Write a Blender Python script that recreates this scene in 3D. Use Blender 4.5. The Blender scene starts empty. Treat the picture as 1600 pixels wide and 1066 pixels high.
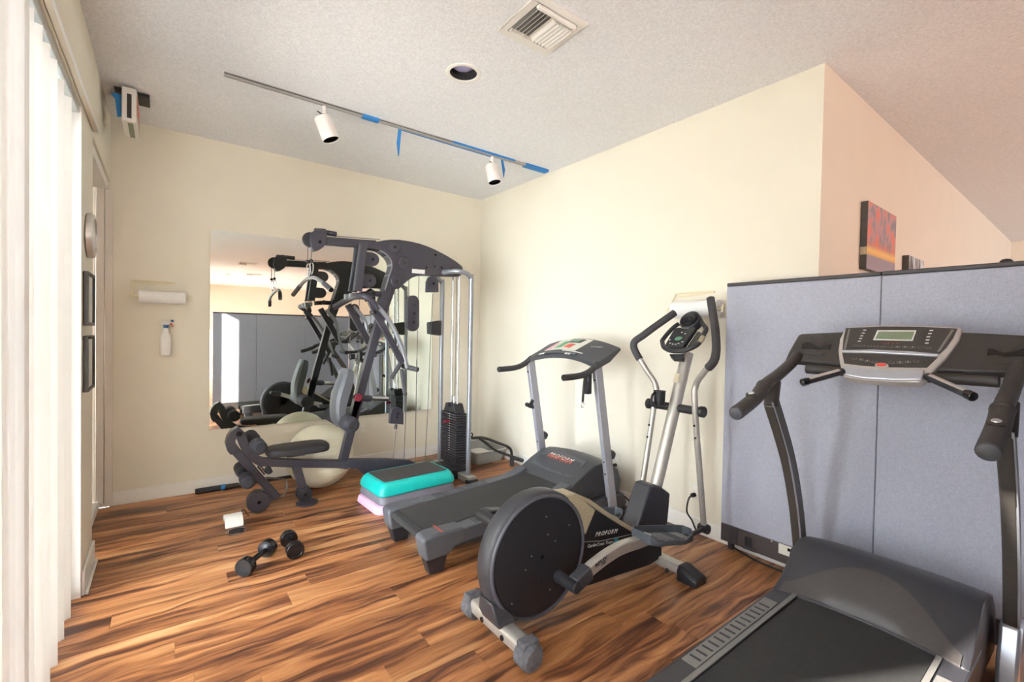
import bpy, bmesh, math, random
from mathutils import Vector, Matrix
random.seed(7)
S = bpy.context.scene
C = S.collection
PI = math.pi

# ---------------------------------------------------------------- camera, sky, sun, exposure
CAM_Z = 1.28714
cam_data = bpy.data.cameras.new('camera'); cam = bpy.data.objects.new('camera', cam_data); C.objects.link(cam)
_r, _u, _f = Vector((.79782575, -.60260752, .0183919)), Vector((-.00401781, .02519119, .99967458)), Vector((.60287473, .79764001, -.01767702))
M = Matrix((_r, _u, -_f)).transposed().to_4x4(); M.translation = (0, 0, CAM_Z)
cam.matrix_world = M
cam_data.sensor_width = 36.0
cam_data.lens = 715.1924 / 1600 * 36
cam_data.clip_start = .05
S.camera = cam

world = bpy.data.worlds.new('sky'); S.world = world; world.use_nodes = True
bgn = world.node_tree.nodes['Background']
bgn.inputs[0].default_value = (.82, .91, 1.0, 1)
bgn.inputs[1].default_value = SKY_STRENGTH = 22.0

sun_d = bpy.data.lights.new('sun', 'SUN'); sun = bpy.data.objects.new('sun', sun_d); C.objects.link(sun)
sun_d.energy = 28; sun_d.angle = math.radians(.6); sun_d.color = (1, .95, .86)
sun.rotation_euler = Vector((1, -.5, -.545)).to_track_quat('-Z', 'Y').to_euler()

def portal(name, loc, size, rot):
    d = bpy.data.lights.new(name, 'AREA'); d.shape = 'RECTANGLE'; d.size, d.size_y = size
    d.cycles.is_portal = True
    o = bpy.data.objects.new(name, d); C.objects.link(o); o.location = loc; o.rotation_euler = rot
    return o
portal('sky_portal', (-.50, .10, 1.15), (2.3, 5.8), (0, -PI/2, 0))
portal('sky_portal', (-.50, -5.15, 1.15), (2.3, 4.1), (0, -PI/2, 0))
portal('sky_portal', (8.3, -7.6, 1.4), (2.2, 1.8), (PI/2, 0, 0))

S.view_settings.view_transform = 'Standard'; S.view_settings.look = 'None'
S.view_settings.gamma = 1; S.view_settings.use_curve_mapping = False
S.view_settings.exposure = 0.19

# ---------------------------------------------------------------- helpers
WORLD_LOC = {}
def lin(h):
    h = h.lstrip('#'); c = [int(h[i:i+2], 16)/255 for i in (0, 2, 4)]
    return tuple(v/12.92 if v <= .04045 else ((v+.055)/1.055)**2.4 for v in c)

MATS = {}
def mat(name, hexcol, rough=.5, metal=0., var=.06, scale=40., bump=0., bscale=300., spec=.5, coat=0., stretch=None):
    """principled material with a little procedural variation in colour, roughness and relief"""
    m = bpy.data.materials.new(name); m.use_nodes = True; nt = m.node_tree; N = nt.nodes; L = nt.links
    b = N['Principled BSDF']; col = lin(hexcol)
    tc = N.new('ShaderNodeTexCoord'); src = tc.outputs['Object']
    if stretch:
        mp = N.new('ShaderNodeMapping'); mp.inputs['Scale'].default_value = stretch; L.new(src, mp.inputs[0]); src = mp.outputs[0]
    nz = N.new('ShaderNodeTexNoise'); nz.inputs['Scale'].default_value = scale; nz.inputs['Detail'].default_value = 4
    L.new(src, nz.inputs['Vector'])
    rp = N.new('ShaderNodeValToRGB')
    rp.color_ramp.elements[0].position = .3; rp.color_ramp.elements[1].position = .7
    rp.color_ramp.elements[0].color = (*[max(0, c*(1-var)) for c in col], 1)
    rp.color_ramp.elements[1].color = (*[min(1, c*(1+var)) for c in col], 1)
    L.new(nz.outputs[0], rp.inputs[0]); L.new(rp.outputs[0], b.inputs['Base Color'])
    b.inputs['Roughness'].default_value = rough; b.inputs['Metallic'].default_value = metal
    b.inputs['Specular IOR Level'].default_value = spec; b.inputs['Coat Weight'].default_value = coat
    if bump:
        n2 = N.new('ShaderNodeTexNoise'); n2.inputs['Scale'].default_value = bscale; n2.inputs['Detail'].default_value = 3
        L.new(src, n2.inputs['Vector'])
        bp = N.new('ShaderNodeBump'); bp.inputs['Strength'].default_value = bump; bp.inputs['Distance'].default_value = .004
        L.new(n2.outputs[0], bp.inputs['Height']); L.new(bp.outputs[0], b.inputs['Normal'])
    MATS[name] = m
    return m

def fin(bm, name, m, smooth=40):
    bmesh.ops.remove_doubles(bm, verts=bm.verts, dist=1e-6)
    bmesh.ops.recalc_face_normals(bm, faces=bm.faces)
    me = bpy.data.meshes.new(name); bm.to_mesh(me); bm.free()
    if m is not None: me.materials.append(MATS[m] if isinstance(m, str) else m)
    if smooth:
        me.shade_smooth(); me.set_sharp_from_angle(angle=math.radians(smooth))
    return me

def bevmod(o, w, seg=2):
    md = o.modifiers.new('bevel', 'BEVEL'); md.width = w; md.segments = seg; md.limit_method = 'ANGLE'; md.angle_limit = math.radians(35)
    md.harden_normals = False

def thing(name, label, cat, base, group=None):
    o = bpy.data.objects.new(name, None); C.objects.link(o); o.location = base; o.empty_display_size = .1
    o['label'] = label; o['category'] = cat
    if group: o['group'] = group
    WORLD_LOC[o] = Vector(base)
    return o

def part(name, bm, m, parent, bev=0, seg=2, label=None, smooth=40):
    o = bpy.data.objects.new(name, fin(bm, name, m, smooth)); C.objects.link(o)
    o.parent = parent; o.location = -WORLD_LOC.get(parent, Vector((0, 0, 0)))
    WORLD_LOC[o] = Vector((0, 0, 0))
    if bev: bevmod(o, bev, seg)
    if label: o['label'] = label
    return o

def solo(name, bm, m, label, cat, base, group=None, bev=0, seg=2, smooth=40):
    bmesh.ops.translate(bm, verts=bm.verts, vec=-Vector(base))
    o = bpy.data.objects.new(name, fin(bm, name, m, smooth)); C.objects.link(o); o.location = base
    o['label'] = label; o['category'] = cat
    if group: o['group'] = group
    WORLD_LOC[o] = Vector(base)
    if bev: bevmod(o, bev, seg)
    return o

def struct(name, bm, m, parent=None, bev=0, label=None, smooth=30):
    o = bpy.data.objects.new(name, fin(bm, name, m, smooth)); C.objects.link(o)
    WORLD_LOC[o] = Vector((0, 0, 0))
    if parent: o.parent = parent; o.location = -WORLD_LOC[parent]
    else: o['kind'] = 'structure'
    if label: o['label'] = label
    if bev: bevmod(o, bev)
    return o

def B(): return bmesh.new()

def box(bm, x0, x1, y0, y1, z0, z1):
    v = [bm.verts.new((x, y, z)) for x in (x0, x1) for y in (y0, y1) for z in (z0, z1)]
    for f in ((0,1,3,2), (4,6,7,5), (0,4,5,1), (2,3,7,6), (0,2,6,4), (1,5,7,3)): bm.faces.new([v[i] for i in f])
    return bm

def prism(bm, poly, axis, a0, a1, xf=None):
    """poly in the two remaining axes (xz for y, yz for x, xy for z), extruded a0..a1"""
    def mk(p, a):
        if axis == 'y': v = Vector((p[0], a, p[1]))
        elif axis == 'x': v = Vector((a, p[0], p[1]))
        else: v = Vector((p[0], p[1], a))
        return bm.verts.new(xf @ v if xf is not None else v)
    A = [mk(p, a0) for p in poly]; Bv = [mk(p, a1) for p in poly]; n = len(poly)
    bm.faces.new(A); bm.faces.new(Bv[::-1])
    for i in range(n): bm.faces.new((A[i], Bv[i], Bv[(i+1) % n], A[(i+1) % n]))
    return bm

def cat(pts, n=6, closed=False):
    """Catmull-Rom through the points"""
    P = [Vector(p) for p in pts]; out = []; m = len(P)
    rng = range(m if closed else m-1)
    for i in rng:
        g = (lambda k: P[k % m]) if closed else (lambda k: P[max(0, min(m-1, k))])
        p0, p1, p2, p3 = g(i-1), g(i), g(i+1), g(i+2)
        for j in range(n):
            t = j/n
            out.append(.5*((2*p1) + (p2-p0)*t + (2*p0-5*p1+4*p2-p3)*t*t + (3*p1-p0-3*p2+p3)*t**3))
    if not closed: out.append(P[-1])
    return out

def cat2(pts, n=5, closed=False): return [(v.x, v.y) for v in cat([(p[0], p[1], 0) for p in pts], n, closed)]

def sweep_path(bm, path, ring, closed=False):
    """sweep a ring of (a,b) offsets (or list of rings, one per point) along a path"""
    P = [Vector(p) for p in path]; n = len(P); rings = []
    up = None
    for i, p in enumerate(P):
        if closed: t = (P[(i+1) % n]-P[i-1]).normalized()
        else: t = (P[min(n-1, i+1)]-P[max(0, i-1)]).normalized()
        if up is None:
            up = Vector((0, 0, 1)) if abs(t.z) < .9 else Vector((0, 1, 0))
        s = t.cross(up).normalized(); up = s.cross(t).normalized()
        rg = ring[i] if isinstance(ring[0][0], (list, tuple)) else ring
        rings.append([bm.verts.new(p+s*a+up*b) for a, b in rg])
    k = len(rings[0])
    for i in range(n if closed else n-1):
        A, Bq = rings[i], rings[(i+1) % n]
        for j in range(k): bm.faces.new((A[j], A[(j+1) % k], Bq[(j+1) % k], Bq[j]))
    if not closed: bm.faces.new(rings[0][::-1]); bm.faces.new(rings[-1])
    return bm

def circ(r, n=12, ry=None): return [(r*math.cos(2*PI*i/n), (ry or r)*math.sin(2*PI*i/n)) for i in range(n)]

def tube(bm, path, r, n=10, sm=0, closed=False):
    pts = cat(path, sm, closed) if sm else path
    return sweep_path(bm, pts, circ(r, n), closed)

def lathe(bm, prof, p, d, n=24, cap=True):
    """prof: list of (radius, along); revolved about the axis p + along*d"""
    p = Vector(p); d = Vector(d).normalized(); a = d.orthogonal().normalized(); b = d.cross(a)
    rings = []
    for r, h in prof:
        if r < 1e-5: rings.append([bm.verts.new(p+d*h)])
        else: rings.append([bm.verts.new(p+d*h+(a*math.cos(2*PI*i/n)+b*math.sin(2*PI*i/n))*r) for i in range(n)])
    for A, Bq in zip(rings, rings[1:]):
        if len(A) == 1 and len(Bq) == 1: continue
        for i in range(n):
            j = (i+1) % n
            if len(A) == 1: bm.faces.new((A[0], Bq[i], Bq[j]))
            elif len(Bq) == 1: bm.faces.new((A[i], Bq[0], A[j]))
            else: bm.faces.new((A[i], Bq[i], Bq[j], A[j]))
    if cap and len(rings[0]) > 1: bm.faces.new(rings[0])
    if cap and len(rings[-1]) > 1: bm.faces.new(rings[-1][::-1])
    return bm

def cyl(bm, p0, p1, r, n=20, ch=None):
    p0, p1 = Vector(p0), Vector(p1); L = (p1-p0).length
    c = r*.15 if ch is None else ch
    return lathe(bm, [(r-c, 0), (r, c), (r, L-c), (r-c, L)] if c else [(r, 0), (r, L)], p0, p1-p0, n)

def bar(bm, path, th, y0, y1):
    """flat bar following a path in xz, thickness th in plane, extruded y0..y1"""
    P = [Vector((p[0], p[1])) for p in path]; n = len(P); Lf, Rt = [], []
    for i in range(n):
        t0 = (P[i]-P[i-1]).normalized() if i else (P[1]-P[0]).normalized()
        t1 = (P[i+1]-P[i]).normalized() if i < n-1 else t0
        t = (t0+t1).normalized(); nn = Vector((-t.y, t.x)); k = 1/max(.5, nn.dot(Vector((-t0.y, t0.x))))
        w = th[i] if isinstance(th, (list, tuple)) else th
        Lf.append(P[i]+nn*w/2*k); Rt.append(P[i]-nn*w/2*k)
    A = [[bm.verts.new((q[0], y, q[1])) for q in lst] for y in (y0, y1) for lst in (Lf, Rt)]
    l0, r0, l1, r1 = A
    for i in range(n-1):
        bm.faces.new((l0[i], l0[i+1], r0[i+1], r0[i])); bm.faces.new((l1[i], r1[i], r1[i+1], l1[i+1]))
        bm.faces.new((l0[i], l1[i], l1[i+1], l0[i+1])); bm.faces.new((r0[i], r0[i+1], r1[i+1], r1[i]))
    bm.faces.new((l0[0], r0[0], r1[0], l1[0])); bm.faces.new((l0[-1], l1[-1], r1[-1], r0[-1]))
    return bm

def loft(bm, secs, cap=True, closed=True):
    R = [[bm.verts.new(v) for v in s] for s in secs]; k = len(R[0])
    for A, Bq in zip(R, R[1:]):
        for j in range(k if closed else k-1): bm.faces.new((A[j], A[(j+1) % k], Bq[(j+1) % k], Bq[j]))
    if cap and closed: bm.faces.new(R[0][::-1]); bm.faces.new(R[-1])
    return bm

def rrect(cx, cy, w, h, r, n=4):
    out = []
    for sx, sy, a0 in ((1, 1, 0), (-1, 1, 90), (-1, -1, 180), (1, -1, 270)):
        for i in range(n+1):
            a = math.radians(a0+90*i/n); out.append((cx+sx*(w/2-r)+r*math.cos(a), cy+sy*(h/2-r)+r*math.sin(a)))
    return out

def text_bm(txt, size, shear=0., spacing=1., depth=.0006):
    cu = bpy.data.curves.new('lettering', 'FONT'); cu.body = txt; cu.size = size; cu.shear = shear; cu.align_x = 'CENTER'; cu.align_y = 'CENTER'
    cu.extrude = depth; cu.space_character = spacing; cu.resolution_u = 2
    o = bpy.data.objects.new('lettering', cu); C.objects.link(o)
    dg = bpy.context.evaluated_depsgraph_get(); me = bpy.data.meshes.new_from_object(o.evaluated_get(dg))
    bm = bmesh.new(); bm.from_mesh(me); bpy.data.meshes.remove(me); bpy.data.objects.remove(o); bpy.data.curves.remove(cu)
    return bm

def frame(o, u, v):
    """matrix with x->u, y->v, z->u x v, origin o"""
    u = Vector(u).normalized(); v = Vector(v).normalized(); w = u.cross(v)
    m = Matrix((u, v, w)).transposed().to_4x4(); m.translation = o
    return m

def lettering(txt, size, mtx, m, parent, shear=0., spacing=1., name='lettering'):
    bm = text_bm(txt, size, shear, spacing); bmesh.ops.transform(bm, matrix=mtx, verts=bm.verts)
    return part(name, bm, m, parent, smooth=0)

# ---------------------------------------------------------------- materials
mat('wall_paint', '#e8e0ce', .75, var=.015, scale=3, bump=.12, bscale=160, spec=.3)
mat('warm_lit_paint', '#e6d6c3', .75, var=.015, scale=3, bump=.12, bscale=160, spec=.3)  # pinker than wall_paint: warm light on the side wall put into the colour
mat('trim_white', '#eeebe4', .45, var=.02, scale=8)
mat('vane', '#f4f2ee', .6, var=.02, scale=6)
mat('door_beige', '#e2d8cc', .6, var=.03, scale=5)
mat('alu', '#c9cfd2', .3, .9, var=.05, scale=20)
mat('rail_paint', '#a9a7a2', .4, var=.05, scale=20)
mat('alu_dull', '#b4b3ae', .45, .6, var=.08, scale=30)
mat('chrome', '#c8c8cb', .22, 1., var=.02)
mat('black_plastic', '#26262a', .45, var=.15, scale=60, bump=.1)
mat('black_gloss', '#141416', .22, var=.1, scale=30)
mat('gym_dark', '#36343c', .42, .0, var=.06, scale=50, bump=.05)
mat('gym_silver', '#909398', .33, .55, var=.05, scale=40)
mat('foam', '#33333a', .8, var=.15, scale=80, bump=.3, bscale=500)
mat('vinyl_grey', '#56585c', .48, var=.06, scale=30, bump=.12, bscale=220)
mat('vinyl_dark', '#242226', .52, var=.08, scale=30, bump=.12, bscale=220)
mat('plate_iron', '#2e2d31', .4, .2, var=.15, scale=60)
mat('red_knob', '#6e1c2a', .4, var=.1)
mat('white_label', '#dcdad4', .5, var=.02)
mat('steel_cable', '#6c6a66', .45, .5, var=.1)
mat('ball', '#e9e2c9', .32, var=.03, scale=5, spec=.5)
mat('teal', '#0fb2a8', .42, var=.04, scale=20, bump=.05)
mat('step_grey', '#77747c', .55, var=.05, scale=20)
mat('step_pink', '#e6b7cf', .55, var=.05, scale=20)
mat('step_mat', '#47423f', .85, var=.15, scale=90, bump=.4, bscale=400)
mat('belt', '#302f2e', .8, var=.12, scale=60, bump=.25, bscale=700)
mat('tread_grey', '#505257', .5, var=.05, scale=40, bump=.06)
mat('tread_dark', '#424347', .5, var=.06, scale=40, bump=.06)
mat('tread_silver', '#a9a9b2', .38, .35, var=.04, scale=40)
mat('grip_rubber', '#3c3b3d', .7, var=.1, scale=90, bump=.2, bscale=600)
mat('console_cream', '#d6d2c4', .5, var=.05, scale=60)
mat('lcd', '#7f8a70', .25, var=.05)
mat('screen_green', '#5f8f74', .3, var=.1)
mat('red_button', '#e0503f', .35, var=.05)
mat('orange_mark', '#c4543a', .5, var=.05)
mat('green_mark', '#5f9a72', .5, var=.1)
mat('pink_mark', '#e7a8bb', .5, var=.1)
mat('ell_black', '#1d1d22', .5, var=.1, scale=40, bump=.06)
mat('ell_rim', '#3a3a3f', .42, var=.08, scale=30, bump=.05)
mat('ell_edge', '#505058', .4, var=.05)
mat('ell_boot', '#33333a', .42, var=.05)
mat('ell_silver', '#b9b4ac', .36, .5, var=.05, scale=40)
mat('ell_gold', '#b8aa8c', .5, .2, var=.08, scale=120, bump=.3, bscale=250)
mat('ell_foot', '#5c5c60', .75, var=.3, scale=50, bump=.4, bscale=120)
mat('pedal', '#50555a', .75, var=.18, scale=40, bump=.2)
mat('t2_black', '#37322f', .5, var=.06, scale=60, bump=.06)
mat('t2_hood', '#38373c', .42, var=.06, scale=60, bump=.05)
mat('t2_upright', '#4e4945', .38, .2, var=.06, scale=60)
mat('t2_lip', '#4a4544', .45, var=.06, scale=60)
mat('t2_panel', '#3a3532', .4, var=.06, scale=60)
mat('t2_bezel', '#c3bcb6', .35, .35, var=.04)
mat('t2_silver', '#b9bcc4', .28, .6, var=.04)
mat('t2_pad', '#7d7a76', .6, var=.05, scale=50)
mat('paper', '#f4f2ef', .9, var=.02, scale=30, bump=.2, bscale=120)
mat('cream_wire', '#e9dcb8', .5, var=.03)
mat('bottle', '#f3f1ec', .35, var=.03)
mat('spray_red', '#d8343c', .4); mat('spray_blue', '#2f6f9d', .4)
mat('tape_blue', '#2f7fc1', .7, var=.08, scale=60)
mat('fixture_white', '#ece4de', .45, var=.02)
mat('dark_metal', '#3b3836', .5, .3, var=.1)
mat('cord', '#262320', .6, var=.1)
mat('outlet', '#e8e3d3', .45, var=.02)
mat('plastic_clear', '#cfd3cf', .25, var=.05)
mat('raceway', '#4d4442', .5, var=.08, scale=40)
mat('cap_black', '#3b3637', .5, var=.1)
mat('clock_silver', '#cfcac4', .3, .6, var=.03)
mat('frame_dark', '#4a4844', .5, var=.1)
mat('frame_print', '#d9d6cd', .5, var=.04, scale=25)
mat('teal_mark', '#2f8fae', .5)
mat('cloth_white', '#ebe8e0', .9, var=.05, scale=60, bump=.3, bscale=200)
mat('wood_brown', '#8a5a36', .5, var=.15, scale=12)
mat('patio', '#e6e2da', .9, var=.08, scale=4)
mat('lavender', '#a79fc4', .3, var=.05)

def custom(name):
    m = bpy.data.materials.new(name); m.use_nodes = True; MATS[name] = m
    return m, m.node_tree.nodes, m.node_tree.links, m.node_tree.nodes['Principled BSDF']

# vertical blind vanes let daylight glow through
m = MATS['vane']; N, L = m.node_tree.nodes, m.node_tree.links
tr = N.new('ShaderNodeBsdfTranslucent'); tr.inputs[0].default_value = (.95, .94, .9, 1)
mx = N.new('ShaderNodeMixShader'); mx.inputs[0].default_value = .16
L.new(N['Principled BSDF'].outputs[0], mx.inputs[1]); L.new(tr.outputs[0], mx.inputs[2]); L.new(mx.outputs[0], N['Material Output'].inputs[0])
# the storage box and window panes are see-through
def seethrough(name, fac, gl_rough=.02, tint=(1, 1, 1, 1)):
    m, N, L, b = custom(name)
    t = N.new('ShaderNodeBsdfTransparent'); t.inputs[0].default_value = tint
    g = N.new('ShaderNodeBsdfGlossy'); g.inputs['Roughness'].default_value = gl_rough
    fr = N.new('ShaderNodeFresnel'); fr.inputs[0].default_value = 1.45
    mx = N.new('ShaderNodeMixShader'); L.new(fr.outputs[0], mx.inputs[0]); L.new(t.outputs[0], mx.inputs[1]); L.new(g.outputs[0], mx.inputs[2])
    m2 = N.new('ShaderNodeMixShader'); m2.inputs[0].default_value = fac
    L.new(mx.outputs[0], m2.inputs[1]); L.new(b.outputs[0], m2.inputs[2]); L.new(m2.outputs[0], N['Material Output'].inputs[0])
    b.inputs['Base Color'].default_value = (.75, .77, .74, 1); b.inputs['Roughness'].default_value = .3
seethrough('pane', 0.); seethrough('bin', .38, .1)

m, N, L, b = custom('mirror_glass')
b.inputs['Base Color'].default_value = (.80, .855, .81, 1); b.inputs['Metallic'].default_value = 1; b.inputs['Roughness'].default_value = .006

def popcorn():
    m, N, L, b = custom('popcorn')
    tc = N.new('ShaderNodeTexCoord')
    n1 = N.new('ShaderNodeTexNoise'); n1.inputs['Scale'].default_value = 95; n1.inputs['Detail'].default_value = 3; n1.inputs['Roughness'].default_value = .6
    L.new(tc.outputs['Object'], n1.inputs[0])
    rp = N.new('ShaderNodeValToRGB'); rp.color_ramp.elements[0].position = .32; rp.color_ramp.elements[1].position = .68
    rp.color_ramp.elements[0].color = (*lin('#e6e7e9'), 1); rp.color_ramp.elements[1].color = (*lin('#f8f9fc'), 1)
    L.new(n1.outputs[0], rp.inputs[0]); L.new(rp.outputs[0], b.inputs['Base Color'])
    bp = N.new('ShaderNodeBump'); bp.inputs['Strength'].default_value = .4; bp.inputs['Distance'].default_value = .006
    L.new(n1.outputs[0], bp.inputs['Height']); L.new(bp.outputs[0], b.inputs['Normal'])
    b.inputs['Roughness'].default_value = .9; b.inputs['Specular IOR Level'].default_value = .2
popcorn()

def wood():
    """tiger-striped laminate: one offset per plank from Object Info"""
    m, N, L, b = custom('laminate')
    tc = N.new('ShaderNodeTexCoord'); oi = N.new('ShaderNodeObjectInfo')
    sep = N.new('ShaderNodeVectorMath'); sep.operation = 'MULTIPLY_ADD'
    cmb = N.new('ShaderNodeCombineXYZ')
    mul = N.new('ShaderNodeMath'); mul.operation = 'MULTIPLY'; mul.inputs[1].default_value = 37.
    L.new(oi.outputs['Random'], mul.inputs[0]); L.new(mul.outputs[0], cmb.inputs[0]); L.new(mul.outputs[0], cmb.inputs[2])
    L.new(mul.outputs[0], cmb.inputs[1])
    add = N.new('ShaderNodeVectorMath'); add.operation = 'ADD'; L.new(tc.outputs['Object'], add.inputs[0]); L.new(cmb.outputs[0], add.inputs[1])
    # gentle warp so the streaks wander
    wn = N.new('ShaderNodeTexNoise'); wn.inputs['Scale'].default_value = 1.9; wn.inputs['Detail'].default_value = 2
    L.new(add.outputs[0], wn.inputs[0])
    ws = N.new('ShaderNodeVectorMath'); ws.operation = 'MULTIPLY_ADD'; ws.inputs[1].default_value = (.0, .16, 0)
    L.new(wn.outputs[1], ws.inputs[0]); L.new(add.outputs[0], ws.inputs[2])
    mp = N.new('ShaderNodeMapping'); mp.inputs['Scale'].default_value = (.95, 12, 1); L.new(ws.outputs[0], mp.inputs[0])
    n1 = N.new('ShaderNodeTexNoise'); n1.inputs['Scale'].default_value = 1.35; n1.inputs['Detail'].default_value = 5; n1.inputs['Roughness'].default_value = .58; n1.inputs['Distortion'].default_value = .9
    L.new(mp.outputs[0], n1.inputs[0])
    mp2 = N.new('ShaderNodeMapping'); mp2.inputs['Scale'].default_value = (3, 130, 1); L.new(ws.outputs[0], mp2.inputs[0])
    n2 = N.new('ShaderNodeTexNoise'); n2.inputs['Scale'].default_value = 1.5; n2.inputs['Detail'].default_value = 3; L.new(mp2.outputs[0], n2.inputs[0])
    rp = N.new('ShaderNodeValToRGB'); e = rp.color_ramp.elements
    e[0].position = .33; e[0].color = (*lin('#4a2b20'), 1)
    e[1].position = .70; e[1].color = (*lin('#d5a26f'), 1)
    for p, h in ((.42, '#70422a'), (.49, '#a0673f'), (.58, '#bb7f50')):
        q = e.new(p); q.color = (*lin(h), 1)
    L.new(n1.outputs[0], rp.inputs[0])
    mr = N.new('ShaderNodeMapRange'); mr.inputs[1].default_value = .3; mr.inputs[2].default_value = .7; mr.inputs[3].default_value = .86; mr.inputs[4].default_value = 1.1
    L.new(n2.outputs[0], mr.inputs[0])
    hv = N.new('ShaderNodeHueSaturation'); L.new(rp.outputs[0], hv.inputs['Color']); L.new(mr.outputs[0], hv.inputs['Value'])
    mr2 = N.new('ShaderNodeMapRange'); mr2.inputs[3].default_value = .88; mr2.inputs[4].default_value = 1.12; L.new(oi.outputs['Random'], mr2.inputs[0])
    hv2 = N.new('ShaderNodeHueSaturation'); L.new(hv.outputs[0], hv2.inputs['Color']); L.new(mr2.outputs[0], hv2.inputs['Value'])
    L.new(hv2.outputs[0], b.inputs['Base Color'])
    b.inputs['Roughness'].default_value = .36; b.inputs['Specular IOR Level'].default_value = .45
    bp = N.new('ShaderNodeBump'); bp.inputs['Strength'].default_value = .08; bp.inputs['Distance'].default_value = .002
    L.new(n2.outputs[0], bp.inputs['Height']); L.new(bp.outputs[0], b.inputs['Normal'])
wood()

def fabric():
    m, N, L, b = custom('partition_fabric')
    tc = N.new('ShaderNodeTexCoord')
    def nz(sc, mapping):
        mp = N.new('ShaderNodeMapping'); mp.inputs['Scale'].default_value = mapping; L.new(tc.outputs['Object'], mp.inputs[0])
        n = N.new('ShaderNodeTexNoise'); n.inputs['Scale'].default_value = sc; n.inputs['Detail'].default_value = 2; L.new(mp.outputs[0], n.inputs[0]); return n
    a = nz(60, (14, 14, 1.2)); c = nz(60, (1.2, 1.2, 14))
    ad = N.new('ShaderNodeMath'); ad.operation = 'ADD'; L.new(a.outputs[0], ad.inputs[0]); L.new(c.outputs[0], ad.inputs[1])
    rp = N.new('ShaderNodeValToRGB'); rp.color_ramp.elements[0].position = .75/2; rp.color_ramp.elements[1].position = .62
    rp.color_ramp.elements[0].color = (*lin('#a4a5b2'), 1); rp.color_ramp.elements[1].color = (*lin('#bbbcc9'), 1)
    hf = N.new('ShaderNodeMath'); hf.operation = 'MULTIPLY'; hf.inputs[1].default_value = .5; L.new(ad.outputs[0], hf.inputs[0])
    L.new(hf.outputs[0], rp.inputs[0]); L.new(rp.outputs[0], b.inputs['Base Color'])
    bp = N.new('ShaderNodeBump'); bp.inputs['Strength'].default_value = .3; bp.inputs['Distance'].default_value = .001
    L.new(ad.outputs[0], bp.inputs['Height']); L.new(bp.outputs[0], b.inputs['Normal'])
    b.inputs['Roughness'].default_value = .9; b.inputs['Sheen Weight'].default_value = .2; b.inputs['Specular IOR Level'].default_value = .2
fabric()

def sunset():
    """painted canvas: dusk clouds streaked red over a yellow horizon and a grey lake"""
    m, N, L, b = custom('sunset_canvas')
    tc = N.new('ShaderNodeTexCoord'); sp = N.new('ShaderNodeSeparateXYZ'); L.new(tc.outputs['Generated'], sp.inputs[0])
    mp = N.new('ShaderNodeMapping'); mp.inputs['Scale'].default_value = (3.2, 1, 1.3); mp.inputs['Rotation'].default_value = (0, -.7, 0); L.new(tc.outputs['Generated'], mp.inputs[0])
    n = N.new('ShaderNodeTexNoise'); n.inputs['Scale'].default_value = 2.4; n.inputs['Detail'].default_value = 4; n.inputs['Distortion'].default_value = .8; L.new(mp.outputs[0], n.inputs[0])
    c1 = N.new('ShaderNodeValToRGB'); e = c1.color_ramp.elements
    e[0].position = .40; e[0].color = (*lin('#8d8286'), 1); e[1].position = .62; e[1].color = (*lin('#dd7a66'), 1)
    q = e.new(.5); q.color = (*lin('#b88f92'), 1)
    L.new(n.outputs[0], c1.inputs[0])
    c2 = N.new('ShaderNodeValToRGB'); e = c2.color_ramp.elements
    e[0].position = 0; e[0].color = (*lin('#a08f98'), 1); e[1].position = .62; e[1].color = (*lin('#8a7076'), 1)
    for p, h in ((.20, '#9c8b93'), (.24, '#e6b064'), (.30, '#f0c070'), (.38, '#e07a55')):
        q = e.new(p); q.color = (*lin(h), 1)
    L.new(sp.outputs[2], c2.inputs[0])
    f = N.new('ShaderNodeMapRange'); f.inputs[1].default_value = .28; f.inputs[2].default_value = .5; L.new(sp.outputs[2], f.inputs[0])
    mx = N.new('ShaderNodeMix'); mx.data_type = 'RGBA'; L.new(f.outputs[0], mx.inputs[0]); L.new(c2.outputs[0], mx.inputs[6]); L.new(c1.outputs[0], mx.inputs[7])
    L.new(mx.outputs[2], b.inputs['Base Color']); b.inputs['Roughness'].default_value = .6
sunset()
def falls():
    m, N, L, b = custom('waterfall_canvas')
    tc = N.new('ShaderNodeTexCoord'); mp = N.new('ShaderNodeMapping'); mp.inputs['Scale'].default_value = (6, 1, 1.2); L.new(tc.outputs['Generated'], mp.inputs[0])
    n = N.new('ShaderNodeTexNoise'); n.inputs['Scale'].default_value = 1.6; n.inputs['Detail'].default_value = 5; L.new(mp.outputs[0], n.inputs[0])
    c1 = N.new('ShaderNodeValToRGB'); e = c1.color_ramp.elements
    e[0].position = .42; e[0].color = (*lin('#55504f'), 1); e[1].position = .6; e[1].color = (*lin('#dfe0e2'), 1)
    L.new(n.outputs[0], c1.inputs[0]); L.new(c1.outputs[0], b.inputs['Base Color']); b.inputs['Roughness'].default_value = .6
falls()
def emit(name, col, st):
    m, N, L, b = custom(name); b.inputs['Base Color'].default_value = (*col, 1)
    b.inputs['Emission Color'].default_value = (*col, 1); b.inputs['Emission Strength'].default_value = st
emit('lamp_on', (1, .86, .66), 14.)

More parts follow.
